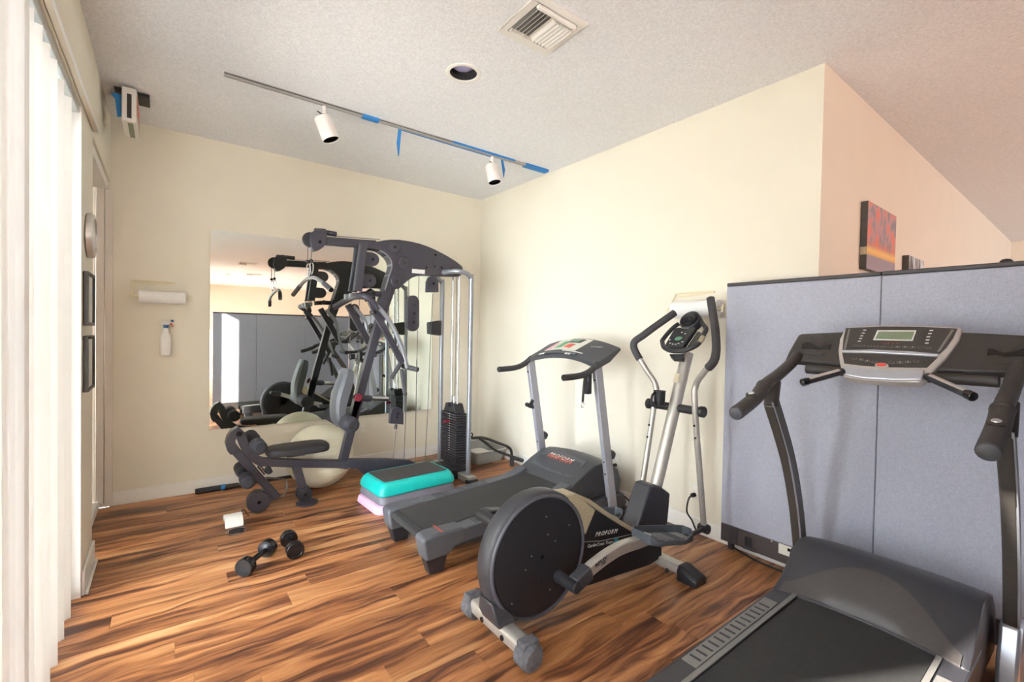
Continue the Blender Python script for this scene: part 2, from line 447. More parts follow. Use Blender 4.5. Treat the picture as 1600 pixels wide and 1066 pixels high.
# ---------------------------------------------------------------- the room
H, XL, XB, YB, YC = 2.752, -.317, 2.784, 4.293, .975
XF, YF = 9.85, -7.4           # far ends of the office beyond
W = .12
bm = B(); box(bm, XL-.6, XF+W, YF-W, YB+W, H, H+.1); ceiling = struct('ceiling', bm, 'popcorn')
bm = B(); box(bm, XL-.3, XB+W, YB, YB+W, 0, H); wall_back = struct('wall_back', bm, 'wall_paint')
bm = B(); prism(bm, [(XB, YB), (XB+W, YB), (XB+W, YC), (XB, YC)], 'z', 0, H); struct('wall_right', bm, 'wall_paint')
bm = B(); box(bm, XB+.0005, XF, YC-.0005, YC+W, 0, H); struct('wall_side', bm, 'warm_lit_paint')
bm = B(); box(bm, XF, XF+W, YF-W, YC+W, 0, H); struct('wall_far', bm, 'warm_lit_paint')
bm = B(); box(bm, XL-W, 7.2, YF-W, YF, 0, H); box(bm, 7.2, 9.4, YF-W, YF, 0, .5); box(bm, 7.2, 9.4, YF-W, YF, 2.3, H); box(bm, 9.4, XF, YF-W, YF, 0, H); struct('wall_front', bm, 'warm_lit_paint')
w3 = thing('fill_window', '', '', (7.3, YF-.06, .5)); del w3['label'], w3['category']; w3['kind'] = 'structure'  # unseen window added to bring neutral daylight onto the far ceiling
bm = B()
for a, b_, c_, d_ in ((7.2, 9.4, .5, .56), (7.2, 9.4, 2.24, 2.3), (7.2, 7.26, .56, 2.24), (8.27, 8.33, .56, 2.24), (9.34, 9.4, .56, 2.24)): box(bm, a, b_, YF-.09, YF-.04, c_, d_)
part('window_frame', bm, 'trim_white', w3)
for a, b_ in ((7.26, 8.27), (8.33, 9.34)):
    bm = B(); box(bm, a, b_, YF-.068, YF-.062, .56, 2.24); part('pane', bm, 'pane', w3)
# left wall: header, two piers and the doorway reveal; glass doors fill the openings
Y0, Y1, Y2 = -2.75, 2.93, 3.33
HD = 2.30
bm = B()
box(bm, XL-W, XL, YF, YB, HD, H)
box(bm, XL-W, XL, Y1, Y2, 0, HD)
box(bm, XL-W, XL, Y0-.35, Y0, 0, HD)
box(bm, XL-W, XL, YF, YF+.3, 0, HD)
struct('wall_left', bm, 'wall_paint')
# white jamb lining at the end of the glass door
bm = B(); box(bm, XL-W, XL+.001, Y1-.016, Y1-.001, 0, HD-.001); struct('trim_4', bm, 'trim_white', bev=.002)
# boxed valance board above the blinds
bm = B(); box(bm, XL+.002, XL+.022, Y0-.35, 3.31, 2.315, 2.555); struct('trim_1', bm, 'wall_paint', bev=.002)
bm = B(); box(bm, XL+.0225, XL+.028, Y0-.35, 3.31, 2.312, 2.326); struct('trim_2', bm, 'trim_white')
# doorway past the pier: recessed door leaf, head trim and closer
d1 = thing('door_1', '', '', (-.41, 3.8, 0)); del d1['label'], d1['category']; d1['kind'] = 'structure'
bm = B(); box(bm, -.437, -.405, 3.36, YB-.03, .055, 2.24); part('door_leaf', bm, 'door_beige', d1, .002)
for y in (3.43, 3.60, 3.77, 3.94, 4.11):
    bm = B(); box(bm, -.4045, -.400, y-.055, y+.055, .065, 2.22); part('panel_strip', bm, 'door_beige', d1, .0015)
for k in range(3):
    bm = B(); box(bm, -.437+.046*k, -.437+.046*k+.0445, YB-.022-.004*(k % 2), YB-.002, .03, 2.238); part('jamb_board', bm, 'door_beige', d1, .003)
bm = B(); box(bm, -.437, XL-.012, 3.335, YB-.004, 2.24, 2.298); part('door_head', bm, 'trim_white', d1, .002)
bm = B(); box(bm, -.437, -.372, 3.335, YB-.004, .0, .05); part('threshold', bm, 'trim_white', d1, .004)
bm = B(); box(bm, -.398, -.365, 3.46, 3.62, 2.16, 2.205); box(bm, -.39, -.37, 3.60, 3.63, 2.05, 2.17); part('door_closer', bm, 'dark_metal', d1, .004)
bm = B(); tube(bm, [(-.38, 3.5, 2.17), (-.372, 3.47, 2.10), (-.372, 3.53, 2.03), (-.38, 3.6, 2.06)], .006, 8, 5); part('closer_arm', bm, 'alu', d1)

def baseboard(name, x0, x1, y0, y1, h=.10):
    bm = B(); box(bm, x0, x1, y0, y1, 0, h); return struct(name, bm, 'trim_white', bev=.004)
baseboard('baseboard_back', XL+.0, XB-.013, YB-.013, YB)
baseboard('baseboard_right', XB-.013, XB, YC-.013, YB)
baseboard('baseboard_side', XB, XF, YC-.013, YC)
baseboard('baseboard_left', XL, XL+.013, Y1+.002, Y2-.002, .12)
baseboard('baseboard_front', XL, XF, YF, YF+.013)
bm = B(); prism(bm, [(XL+.013, Y1+.004), (XL+.026, Y1+.004), (XL+.026, Y2-.004), (XL+.013, Y2-.004)], 'z', 0, .018); struct('trim_3', bm, 'trim_white', bev=.005)

# floor: subfloor, planks one by one where they can be told apart, the rest of the office as one slab
bm = B(); box(bm, XL-.14, XF, YF, YB, -.06, -.012)
floor = struct('floor', bm, 'raceway')
PW, PL = .125, 1.22
def plank_mesh(L):
    bm = B(); c = .0011; w = PW-.0006; l = L-.0006
    lo = [bm.verts.new(v) for v in ((0, 0, -.012), (l, 0, -.012), (l, w, -.012), (0, w, -.012))]
    md = [bm.verts.new(v) for v in ((0, 0, -c), (l, 0, -c), (l, w, -c), (0, w, -c))]
    tp = [bm.verts.new(v) for v in ((c, c, 0), (l-c, c, 0), (l-c, w-c, 0), (c, w-c, 0))]
    for A, Bq in ((lo, md), (md, tp)):
        for i in range(4): bm.faces.new((A[i], A[(i+1) % 4], Bq[(i+1) % 4], Bq[i]))
    bm.faces.new(tp); bm.faces.new(lo[::-1])
    return fin(bm, 'plank', 'laminate', 0)
pm_cache = {}
row = 0; y = YB-PW
XA, XZ = XL-.13, XB+.02
while y > -1.05:
    x = XA - random.uniform(.05, 1.15)
    while x < XZ:
        a, b2 = max(x, XA), min(x+PL, XZ); L_ = round(b2-a, 3)
        if L_ > .04:
            me = pm_cache.get(L_) or pm_cache.setdefault(L_, plank_mesh(L_))
            o = bpy.data.objects.new('plank', me); C.objects.link(o); o.parent = floor; o.location = (a, y, 0)
        x += PL
    y -= PW
ylast = y+PW
bm = B()
rr = random.Random(3)
def slab(x0, x1, y0, y1):
    yy = y1
    while yy > y0+.01:
        yn = max(y0, yy-PW); x = x0 - rr.uniform(.05, 1.1)
        while x < x1:
            a, b2 = max(x, x0), min(x+PL, x1)
            if b2-a > .03: box(bm, a+.0005, b2-.0005, yn+.0005, yy-.0005, -.012, 0)
            x += PL
        yy = yn
slab(XA, XF, YF, ylast); slab(XZ, XF, ylast, YC)
o = struct('far_planks', bm, 'laminate', parent=floor, smooth=0); o['kind'] = 'stuff'
# patio outside, with an unseen wall added to keep sun off the visible vanes
bm = B(); box(bm, XL-2.98, XL-.141, 3.0, 3.14, -.03, 4.1); struct('sun_block_wall', bm, 'wall_paint')
bm = B(); box(bm, XL-9, XL-.141, YF-4, YB+4, -.12, -.03); struct('patio_ground', bm, 'patio')

# sliding glass doors (window_1 behind the blinds, daylight_window an unseen one added further along for daylight)
def sliding(name, y0, y1, n):
    w = thing(name, '', '', (XL-.09, (y0+y1)/2, 0)); del w['label'], w['category']; w['kind'] = 'structure'
    bm = B(); x0, x1 = XL-.115, XL-.065
    box(bm, x0, x1, y0, y1, .0, .05); box(bm, x0, x1, y0, y1, HD-.06, HD); box(bm, x0, x1, y0, y0+.05, .05, HD-.06); box(bm, x0, x1, y1-.05, y1, .05, HD-.06)
    part('window_frame', bm, 'trim_white', w, .003)
    for k in range(1, n):
        yy = y0+(y1-y0)*k/n
        bm = B(); box(bm, x0, x1, yy-.03, yy+.03, .05, HD-.06); part('mullion', bm, 'trim_white', w, .003)
    for k in range(n):
        a, b2 = y0+(y1-y0)*k/n+.03, y0+(y1-y0)*(k+1)/n-.03
        bm = B(); box(bm, XL-.093, XL-.087, a, b2, .05, HD-.06); part('pane', bm, 'pane', w)
    return w
sliding('window_1', Y0, Y1, 5)
sliding('daylight_window', YF+.3, Y0-.35, 4)

# ---------------------------------------------------------------- vertical blinds
blind = thing('vertical_blind', 'long white vertical blind hanging over the sliding glass door', 'blind', (XL-.03, 1.0, 0))
bm = B(); box(bm, XL-.052, XL-.006, Y0+.02, Y1-.02, 2.262, 2.298); part('head_rail', bm, 'alu', blind, .003)
VW, VH = .089, 2.185
bm = B()
secs = []
for t in [i/6 for i in range(7)]:
    a = (t-.5)*VW; cx = .006*(1-(2*t-1)**2)
    secs.append([(a, cx, 0), (a, cx+.0009, 0), (a, cx+.0009, VH), (a, cx, VH)])
loft(bm, secs)
vane_me = fin(bm, 'vane', 'vane')
bm = B(); box(bm, -.006, .006, -.003, .003, 0, .03); cyl(bm, (0, 0, .012), (0, .006, .012), .008, 10)
car_me = fin(bm, 'carrier', 'alu')
vy = [(p[0]-.032, 42+random.uniform(-12, 12)) for p in [(2.646,1.039),(2.478,1.056),(2.308,1.073),(2.194,1.084),(2.072,1.096),(1.974,1.106),(1.893,1.114),(1.819,1.122),(1.758,1.128),(1.714,1.132),(1.672,1.136),(1.627,1.141)]]
# two openings between the vanes behind the camera let strips of sun through
vy += [(1.325-.0782*k, 77+random.uniform(-3, 3)) for k in range(10)]
y = .41
while y > Y0+.05:
    vy.append((y, 77+random.uniform(-3, 3))); y -= .079
for y, a_deg in vy:
    ang = math.radians(a_deg)
    vo = bpy.data.objects.new('vane', vane_me); C.objects.link(vo); vo.parent = blind
    vo.location = Vector((XL-.030, y, .045)) - Vector(blind.location); vo.rotation_euler = (random.uniform(-.002, .002), 0, ang)
    co = bpy.data.objects.new('carrier', car_me); C.objects.link(co); co.parent = blind
    co.location = Vector((XL-.030, y, .045+VH)) - Vector(blind.location); co.rotation_euler = (0, 0, ang)

# ---------------------------------------------------------------- wall mirror
mir = thing('wall_mirror', 'large frameless rectangular mirror on the back wall behind the weight machine', 'mirror', (1.23, YB-.02, .5))
MX0, MX1, MZ0, MZ1 = .272, 2.195, .482, 2.055
bm = B(); yb, yt = YB-.021, YB-.007
prism(bm, [(yb, MZ0), (yt, MZ1), (yt+.004, MZ1), (yb+.004, MZ0)], 'x', MX0, MX1); part('glass', bm, 'mirror_glass', mir)
for x in (.5, 1.2, 1.95):
    bm = B(); box(bm, x-.02, x+.02, YB-.022, YB-.001, MZ0-.006, MZ0-.001); part('bottom_clip', bm, 'alu', mir)
bm = B(); prism(bm, [(yb+.0045, MZ0), (yt+.0045, MZ1-.02), (YB-.0003, MZ1-.02), (YB-.0003, MZ0)], 'x', MX0+.004, MX1-.004); part('backing', bm, 'dark_metal', mir)

# ---------------------------------------------------------------- home gym (multi-station weight machine)
G = 3.58
gym = thing('home_gym', 'tall charcoal and silver weight-stack home gym in front of the mirror', 'gym machine', (1.3, G, 0))
D, SV = 'gym_dark', 'gym_silver'
def disc(name, c, r, y0, y1, m, parent, bolt=True, n=28):
    bm = B(); cyl(bm, (c[0], y0, c[1]), (c[0], y1, c[1]), r, n, min(.006, r*.15)); o = part(name, bm, m, parent)
    if bolt:
        bm = B(); cyl(bm, (c[0], y0-.006, c[1]), (c[0], y0, c[1]), min(.011, r*.3), 10); part('bolt', bm, 'black_gloss', o)
    return o
# seat beam and front leg
bm = B(); bar(bm, cat2([(0.4028,0.5717),(0.4425,0.4561),(0.5007,0.3815),(0.5938,0.3444),(1.054,0.2599)], 4) + [(1.129,0.2379)], .056, 3.553, 3.607); part('seat_beam', bm, D, gym, .004)
bm = B(); bar(bm, [(0.7548,0.3021),(0.8309,0.0168)], .056, 3.554, 3.606); part('front_leg', bm, D, gym, .004)
bm = B(); fx, fy = .835, 3.58; lathe(bm, [(.078, .0), (.078, .012), (.05, .026), (.03, .032), (0, .032)], (fx, fy, 0), (0, 0, 1), 28); part('foot_disc', bm, D, gym)
disc('leg_pulley', [(0.8136,0.0794)][0], .052, 3.545, 3.552, 'black_plastic', gym)
disc('leg_pulley', [(0.8136,0.0794)][0], .052, 3.608, 3.630, 'black_plastic', gym, False)
# leg lever
bm = B(); prism(bm, [(0.3892,0.6207),(0.3515,0.5985),(0.3259,0.5576),(0.3167,0.515),(0.3285,0.4655),(0.3471,0.4389),(0.4042,0.4612),(0.3762,0.5071),(0.3705,0.5279),(0.3793,0.5469),(0.4,0.5646),(0.4244,0.5819)], 'y', 3.535, 3.625); part('lever_shroud', bm, D, gym, .005)
bm = B(); bar(bm, [(0.3751,0.4586),(0.6332,0.0852)], .052, 3.548, 3.612); lever = part('leg_lever', bm, D, gym, .004)
disc('pivot_bolt', [(0.393,0.5775)][0], .018, 3.522, 3.54, 'black_gloss', gym, False, 14)
bm = B(); prism(bm, [(0.5055,0.1447),(0.557,0.1665),(0.6103,0.0814),(0.5505,0.0433)], 'y', 3.552, 3.608); part('pulley_bracket', bm, D, gym, .003)
disc('low_pulley', [(0.5162,0.0857)][0], .074, 3.545, 3.615, D, gym)
bm = B(); q = [(0.515,0.3346),(0.5599,0.2685)]; cyl(bm, (q[0][0], G, q[0][1]), (q[1][0], G, q[1][1]), .013, 12); part('stop_bolt', bm, 'chrome', gym)
bm = B(); q = [(0.5669,0.3178),(0.5861,0.2725)]; cyl(bm, (q[0][0], G-.02, q[0][1]), (q[1][0], G-.02, q[1][1]), .02, 12); part('bumper', bm, 'black_plastic', gym)
bm = B(); q = [(0.561,0.2394),(0.6219,0.2243),(0.6842,0.2046),(0.6988,0.1584),(0.6851,0.1089),(0.654,0.0823)]; tube(bm, [(a, G, b) for a, b in q], .006, 8, 5); part('cable_loop', bm, 'steel_cable', gym)
def rollers(x, z, y0, y1, r, name='foam_roller'):
    bm = B(); cyl(bm, (x, y0+.01, z), (x, y1-.01, z), .012, 12); part('roller_axle', bm, 'chrome', gym)
    gap_ = .075
    for a, b in ((y0, G-gap_), (G+gap_, y1)):
        bm = B(); cyl(bm, (x, a, z), (x, b, z), r, 24, r*.3); o = part(name, bm, 'foam', gym)
    bm = B(); cyl(bm, (x, y0-.006, z), (x, y0+.004, z), r*.62, 20); part('end_cap', bm, 'black_plastic', gym)
ux, uz = [(0.4929,0.5009)][0]; rollers(ux, uz, 3.37, 3.80, .047)
bm = B(); q = [(0.4467,0.4503)]; bar(bm, [(ux, uz), (q[0][0]+.01, q[0][1]-.01)], .03, 3.56, 3.60); part('roller_bracket', bm, D, gym, .003)
lx, lz = [(0.4298,0.283)][0]; rollers(lx, lz, 3.37, 3.80, .043)
bm = B(); q = [(0.506,0.2669)]; bar(bm, [(lx, lz), q[0]], .03, 3.56, 3.60); part('roller_bracket', bm, D, gym, .003)
# seat
sx0, sx1 = [(0.5377,0.4554),(0.9595,0.3953)][0][0], [(0.5377,0.4554),(0.9595,0.3953)][1][0]
zt, zb = [(0.7635,0.4444),(0.764,0.3934)][0][1], [(0.7635,0.4444),(0.764,0.3934)][1][1]
secs = []
for dz, k in ((0, .93), (.012, 1), (zt-zb-.018, 1), (zt-zb-.005, .95), (zt-zb, .84)):
    cx = (sx0+sx1)/2; ring = []
    for a in [2*PI*i/36 for i in range(36)]:
        ca, sa = math.cos(a), math.sin(a); e = .55
        xx = math.copysign(abs(ca)**e, ca); yy = math.copysign(abs(sa)**e, sa)
        w = .115+.010*xx
        ring.append((cx+.02+xx*(sx1-sx0)/2*(.5+.5*k if k < 1 else 1), G+yy*w*(.5+.5*k if k < 1 else 1), zb+dz))
    secs.append(ring)
bm = B(); loft(bm, secs); seat = part('seat', bm, 'vinyl_dark', gym)
bm = B(); box(bm, cx-.06, cx+.06, G-.05, G+.05, zb-.022, zb); part('seat_plate', bm, D, seat, .003)
# inclined mast and backrest
mast = [(1.09,0.2738),(1.236,0.8713),(1.358,1.346),(1.477,1.687)]
bm = B(); bar(bm, mast, .062, 3.552, 3.608); part('mast', bm, D, gym, .004)
bp_front = [(1.087,0.9944),(1.051,0.8911),(1.016,0.773),(1.01,0.6775),(1.021,0.5963),(1.049,0.549)]
bp_back = [(1.143,0.9762),(1.133,0.8787),(1.096,0.7509),(1.072,0.6557),(1.06,0.5842),(1.053,0.5486)]
secs = []
fr = cat2(bp_front, 5); bk = cat2(bp_back, 5); n = len(fr)
for i in range(n):
    (xf_, zf_), (xb_, zb_) = fr[i], bk[i]; hw = .108*(1-.30*(1-i/(n-1))**2) * (1 if .06 < i/(n-1) < .94 else .93)
    xm = xf_+(xb_-xf_)*.3; ym = .02
    secs.append([(xb_, G-hw, zb_), (xm, G-hw, zf_), (xf_, G-hw+ym, zf_), (xf_-.012, G, zf_), (xf_, G+hw-ym, zf_), (xm, G+hw, zf_), (xb_, G+hw, zb_)])
bm = B(); loft(bm, secs); back = part('backrest', bm, 'vinyl_grey', gym, .006, 3)
q = [(1.174,0.7794),(1.22,0.7763),(1.221,0.7297),(1.152,0.5339),(1.127,0.5366)]; bm = B(); prism(bm, q, 'y', 3.552, 3.608); part('back_bracket', bm, D, back)
q = [(1.183,0.7674)][0]; bm = B(); cyl(bm, (q[0], 3.50, q[1]), (q[0], 3.55, q[1]), .030, 16); o = part('pin_knob', bm, 'red_knob', gym, label='dark red round adjustment knob')
bm = B(); cyl(bm, (q[0]-.03, 3.52, q[1]-.01), (q[0]+.03, 3.52, q[1]+.01), .012, 12); part('knob_grip', bm, 'red_knob', o)
q = [(1.232,0.7487),(1.306,0.7434),(1.31,0.7431),(1.449,0.7287)]; bm = B(); cyl(bm, (q[0][0], G, q[0][1]), (q[1][0], G, q[1][1]), .026, 14); part('peg_socket', bm, D, gym)
bm = B(); cyl(bm, (q[2][0], G, q[2][1]), (q[3][0], G, q[3][1]), .019, 16); part('chrome_peg', bm, 'chrome', gym)
bx, bz = [(1.084,0.5927)][0]; rollers(bx, bz, 3.34, 3.90, .058)
# low base housing and pulley gusset
bm = B(); prism(bm, [(1.13,0.2854),(1.379,0.2516),(1.641,0.2025),(1.731,0.1472),(1.733,0.0081),(1.302,0.0865),(1.258,0.146),(1.198,0.1988),(1.106,0.229)], 'y', 3.552, 3.608); part('base_gusset', bm, D, gym, .004)
bm = B(); prism(bm, [(1.34, .03), (1.98, .03), (1.98, .085), (1.38, .085)], 'y', 3.545, 3.615); part('base_rail', bm, D, gym, .004)
# stack column
PX, PYN, PYF = 2.085, 3.352, 3.868
bm = B(); box(bm, PX-.04, PX+.04, PYN-.07, PYF+.07, .0, .055); part('stack_base', bm, 'alu_dull', gym, .005)
bm = B(); box(bm, PX-.10, PX+.08, 3.46, 3.76, .0, .085); part('stack_foot', bm, 'black_plastic', gym, .005)
for yy in (PYN-.09, PYF+.03):
    bm = B(); box(bm, PX-.05, PX+.05, yy, yy+.06, .0, .03); part('rubber_foot', bm, 'black_plastic', gym, .006)
zt_ = 1.80
for yy in (PYN, PYF):
    s = 1 if yy > G else -1
    bm = B(); tube(bm, [(PX, yy, .05), (PX, yy, 1.0), (PX, yy, zt_-.09), (PX-.012, yy, zt_-.045), (PX-.05, yy-s*.005, zt_-.012), (PX-.11, yy-s*.03, zt_), (PX-.16, yy-s*.10, zt_+.0), (PX-.17, yy-s*.19, zt_)], .0205, 14, 5)
    part('stack_post', bm, SV, gym)
for yy in (3.555, 3.665):
    bm = B(); cyl(bm, (PX, yy, .085), (PX, yy, 1.80), .0095, 12); part('guide_rod', bm, 'chrome', gym)
z0, z1 = .11, [(2.017,0.5675)][0][1]
NPL = 21; ph = (z1-z0)/NPL
bm = B(); box(bm, PX-.055, PX+.055, 3.47, 3.75, 0, ph-.005); pl_me = fin(bm, 'weight_plate', 'plate_iron', 0)
for k in range(NPL):
    o = bpy.data.objects.new('weight_plate', pl_me); C.objects.link(o); o.parent = gym; o.location = Vector((0, 0, z0+k*ph)) - WORLD_LOC[gym]; bevmod(o, .003, 2)
    if k > 4:
        bm = B(); box(bm, PX-.0562, PX-.055, 3.585, 3.602, z0+k*ph+.006, z0+k*ph+ph-.010); lb = part('plate_label', bm, 'white_label', o); lb.location = -(WORLD_LOC[gym]+o.location)
bm = B()
prism(bm, [(3.50, z1), (3.72, z1), (3.70, z1+.03), (3.68, z1+.075), (3.64, z1+.08), (3.63, z1+.05), (3.59, z1+.05), (3.58, z1+.08), (3.54, z1+.075), (3.52, z1+.03)], 'x', PX-.05, PX+.05); part('top_plate', bm, 'plate_iron', gym, .005)
bm = B(); cyl(bm, (PX, G+.03, z1+.05), (PX, G+.03, z1+.14), .014, 12); part('selector_stem', bm, 'chrome', gym)
q = z0+ph*17.3
bm = B(); cyl(bm, (PX-.105, 3.60, q), (PX-.055, 3.60, q), .016, 12); part('selector_pin', bm, 'red_knob', gym, label='red weight selector pin')
bm = B(); tube(bm, [(PX, 3.60, z1+.1), (PX, 3.60, 1.79)], .0035, 6); part('cable', bm, 'steel_cable', gym)
# upper plate, arm, uprights
YP0, YP1 = 3.535, 3.625
pl_out = [(1.245,1.991),(1.291,1.978),(1.343,1.993),(1.378,2.005),(1.432,2.017),(1.499,2.026),(1.561,2.027),(1.625,2.025),(1.69,2.019),(1.756,2.007),(1.824,1.99),(1.894,1.967),(1.965,1.941),(2.037,1.91),(2.101,1.872),(2.113,1.835),(2.102,1.801),(2.062,1.779),(1.787,1.763),(1.72,1.759),(1.668,1.748),(1.623,1.729),(1.579,1.697),(1.542,1.662),(1.52,1.637),(1.499,1.628),(1.45,1.625),(1.435,1.573),(1.415,1.508),(1.404,1.467),(1.345,1.464),(1.361,1.534),(1.384,1.609)]
pl_in = [(1.384,1.609),(1.401,1.662),(1.418,1.721),(1.438,1.781),(1.443,1.816),(1.431,1.849),(1.41,1.879),(1.38,1.901),(1.344,1.917),(1.303,1.925),(1.229,1.919),(1.223,1.982)]
bm = B(); prism(bm, pl_out[:-1] + pl_in, 'y', YP0, YP1); arch = part('arch_plate', bm, D, gym, .004)
fl = [(1.39,1.609),(1.407,1.666),(1.425,1.728),(1.443,1.781),(1.446,1.816),(1.436,1.853),(1.411,1.883),(1.38,1.906),(1.344,1.919)]
bm = B(); bar(bm, cat2(fl, 3), .009, YP0-.004, YP1+.004); part('arch_flange', bm, SV, arch)
for zx, zy, r in ((150, 235, .046), (285, 445, .046), (170, 712, .045)):
    c = [(1.463,1.958),(1.548,1.846),(1.479,1.684)][[150, 285, 170].index(zx)]; disc('pulley_cover', c, r, 3.516, 3.536, D, arch)
for c in [(1.833,1.942),(1.75,1.826),(1.831,1.841),(1.893,1.841),(1.989,1.835)]: disc('arch_bolt', c, .010, 3.528, 3.536, 'black_gloss', arch, False, 10)
lbp = [(1.621,1.802),(1.738,1.804),(1.736,1.769),(1.621,1.768)]; bm = B(); prism(bm, lbp, 'y', 3.5335, 3.5348); part('data_label', bm, 'white_label', arch, label='small white sticker')
# top arm
ta = [(0.936,1.946),(1.214,1.961)]
bm = B(); bar(bm, ta + [(1.326,1.97)], .060, 3.553, 3.607); part('top_arm', bm, D, gym, .004)
bm = B(); prism(bm, [(0.8329,1.987),(0.8574,2.006),(0.9429,2.008),(0.9462,1.982),(0.9448,1.928),(0.9237,1.895),(0.8887,1.866),(0.8589,1.859),(0.8389,1.878),(0.8263,1.918)], 'y', 3.540, 3.622); part('pulley_housing', bm, D, gym, .006)
disc('housing_bolt', [(0.8956,1.928)][0], .012, 3.534, 3.542, 'black_gloss', gym, False, 10)
disc('lat_pulley', [(0.838,1.94)][0], .055, 3.566, 3.594, 'black_plastic', gym, False)
q = [(0.8624,2.003),(0.9404,2.009),(1.024,2.008)]; bm = B(); cyl(bm, (q[0][0], 3.56, q[0][1]), (q[1][0], 3.56, q[1][1]), .024, 14); cyl(bm, (q[1][0], 3.58, q[1][1]), (q[2][0], 3.58, q[2][1]), .020, 14); part('cable_guard', bm, D, gym)
# twin uprights carrying the press arm
for y0, y1, sh in ((3.51, 3.535, 0), (3.625, 3.65, 0)):
    q = [(1.212,1.971),(1.172,1.587)]; bm = B(); bar(bm, q, .060, y0, y1); part('upright', bm, D, gym, .003)
q = [(1.184,1.944),(1.139,1.584)]; bm = B(); bar(bm, q, .010, 3.507, 3.538); part('upright_edge', bm, 'tread_grey', gym)
q = [(1.19,1.949),(1.141,1.591)]; bm = B(); bar(bm, q, .010, 3.62, 3.65); part('upright_edge', bm, 'tread_grey', gym)
for q in [(1.295,1.846),(1.274,1.677)]:
    bm = B(); r = .052; poly = [(q[0]-.075, q[1]-r), (q[0]-.075, q[1]+r)] + [(q[0]+r*math.sin(a), q[1]+r*math.cos(a)) for a in [PI*i/12 for i in range(13)]]
    prism(bm, poly, 'y', 3.545, 3.60); o = part('pulley_cover', bm, D, gym, .004)
    bm = B(); cyl(bm, (q[0], 3.538, q[1]), (q[0], 3.546, q[1]), .011, 10); part('bolt', bm, 'black_gloss', o)
q = [(1.214,1.567),(1.294,1.578),(1.405,1.579)]; bm = B(); bar(bm, q, .042, 3.56, 3.60); part('pivot_link', bm, D, gym, .003)
disc('pivot_bolt', [(1.294,1.578)][0], .022, 3.52, 3.64, 'black_plastic', gym)
# press arm yoke and arms
NY, FY = 3.30, 3.86
n0 = [(1.13,1.532),(1.196,1.504),(1.25,1.441)]
fe = [(1.097,1.471)][0]; mid = [(1.137,1.533)][0]
bm = B(); tube(bm, [(fe[0], FY, fe[1]), (mid[0]-.01, 3.70, mid[1]-.02), (mid[0], 3.58, mid[1]), (n0[0][0]-.01, 3.40, n0[0][1]+.005), (n0[0][0]+.02, NY+.01, n0[0][1]), (n0[1][0], NY, n0[1][1]), (n0[2][0], NY, n0[2][1])], .024, 12, 5); part('press_yoke', bm, D, gym)
for yy in (3.52, 3.64):
    bm = B(); cyl(bm, (mid[0]-.03, yy, mid[1]+.012), (mid[0]+.04, yy, mid[1]+.018), .022, 12); part('yoke_clamp', bm, SV, gym)
na = [(1.192,1.498),(1.234,1.408),(1.347,1.216),(1.443,1.044)]
bm = B(); bar(bm, na, .045, NY-.016, NY+.016); part('press_arm', bm, D, gym, .003)
nc = [(1.229,1.473),(1.266,1.442),(1.316,1.384),(1.366,1.311),(1.41,1.224),(1.448,1.128),(1.483,1.003)]
bm = B(); tube(bm, [(a, NY-.005, b) for a, b in nc], .017, 12, 5); part('press_tube', bm, SV, gym)
q = [(1.206,1.42)]; bm = B(); cyl(bm, (q[0][0], NY-.05, q[0][1]), (q[0][0], NY+.03, q[0][1]), .013, 10); part('arm_bolt', bm, 'black_gloss', gym)
h = [(1.488,1.001),(1.443,1.044),(1.408,0.9968)]
bm = B(); cyl(bm, (h[0][0]-.02, NY+.05, h[0][1]+.015), (h[0][0]+.055, NY-.07, h[0][1]-.01), .019, 12); part('hand_grip', bm, 'grip_rubber', gym)
bm = B(); cyl(bm, (h[1][0]-.005, NY+.0, h[1][1]+.01), (h[1][0]-.075, NY+.02, h[1][1]-.12), .017, 12); part('hand_grip', bm, 'grip_rubber', gym)
q = [(1.439,0.9947),(1.473,0.7934)]; bm = B(); cyl(bm, (q[0][0], NY, q[0][1]), (q[1][0], NY, q[1][1]), .0155, 12); part('hand_grip', bm, 'grip_rubber', gym)
fa = [(1.201,1.497),(1.383,1.18)]
bm = B(); bar(bm, fa, .05, FY-.016, FY+.016); part('press_arm', bm, D, gym, .003)
dx, dz = fa[1][0]-fa[0][0], fa[1][1]-fa[0][1]
bm = B(); tube(bm, [(fa[0][0]+.05, FY+.005, fa[0][1]-.01), (fa[0][0]+.05+dx*.55, FY+.005, fa[0][1]+dz*.42), (fa[0][0]+dx*.95, FY+.005, fa[0][1]+dz*.9), (fa[0][0]+dx*1.22, FY+.005, fa[0][1]+dz*1.35)], .017, 12, 5); part('press_tube', bm, SV, gym)
bm = B(); cyl(bm, (fa[0][0]+dx*1.2, FY-.05, fa[0][1]+dz*1.33), (fa[0][0]+dx*1.28, FY+.07, fa[0][1]+dz*1.36), .019, 12); part('hand_grip', bm, 'grip_rubber', gym)
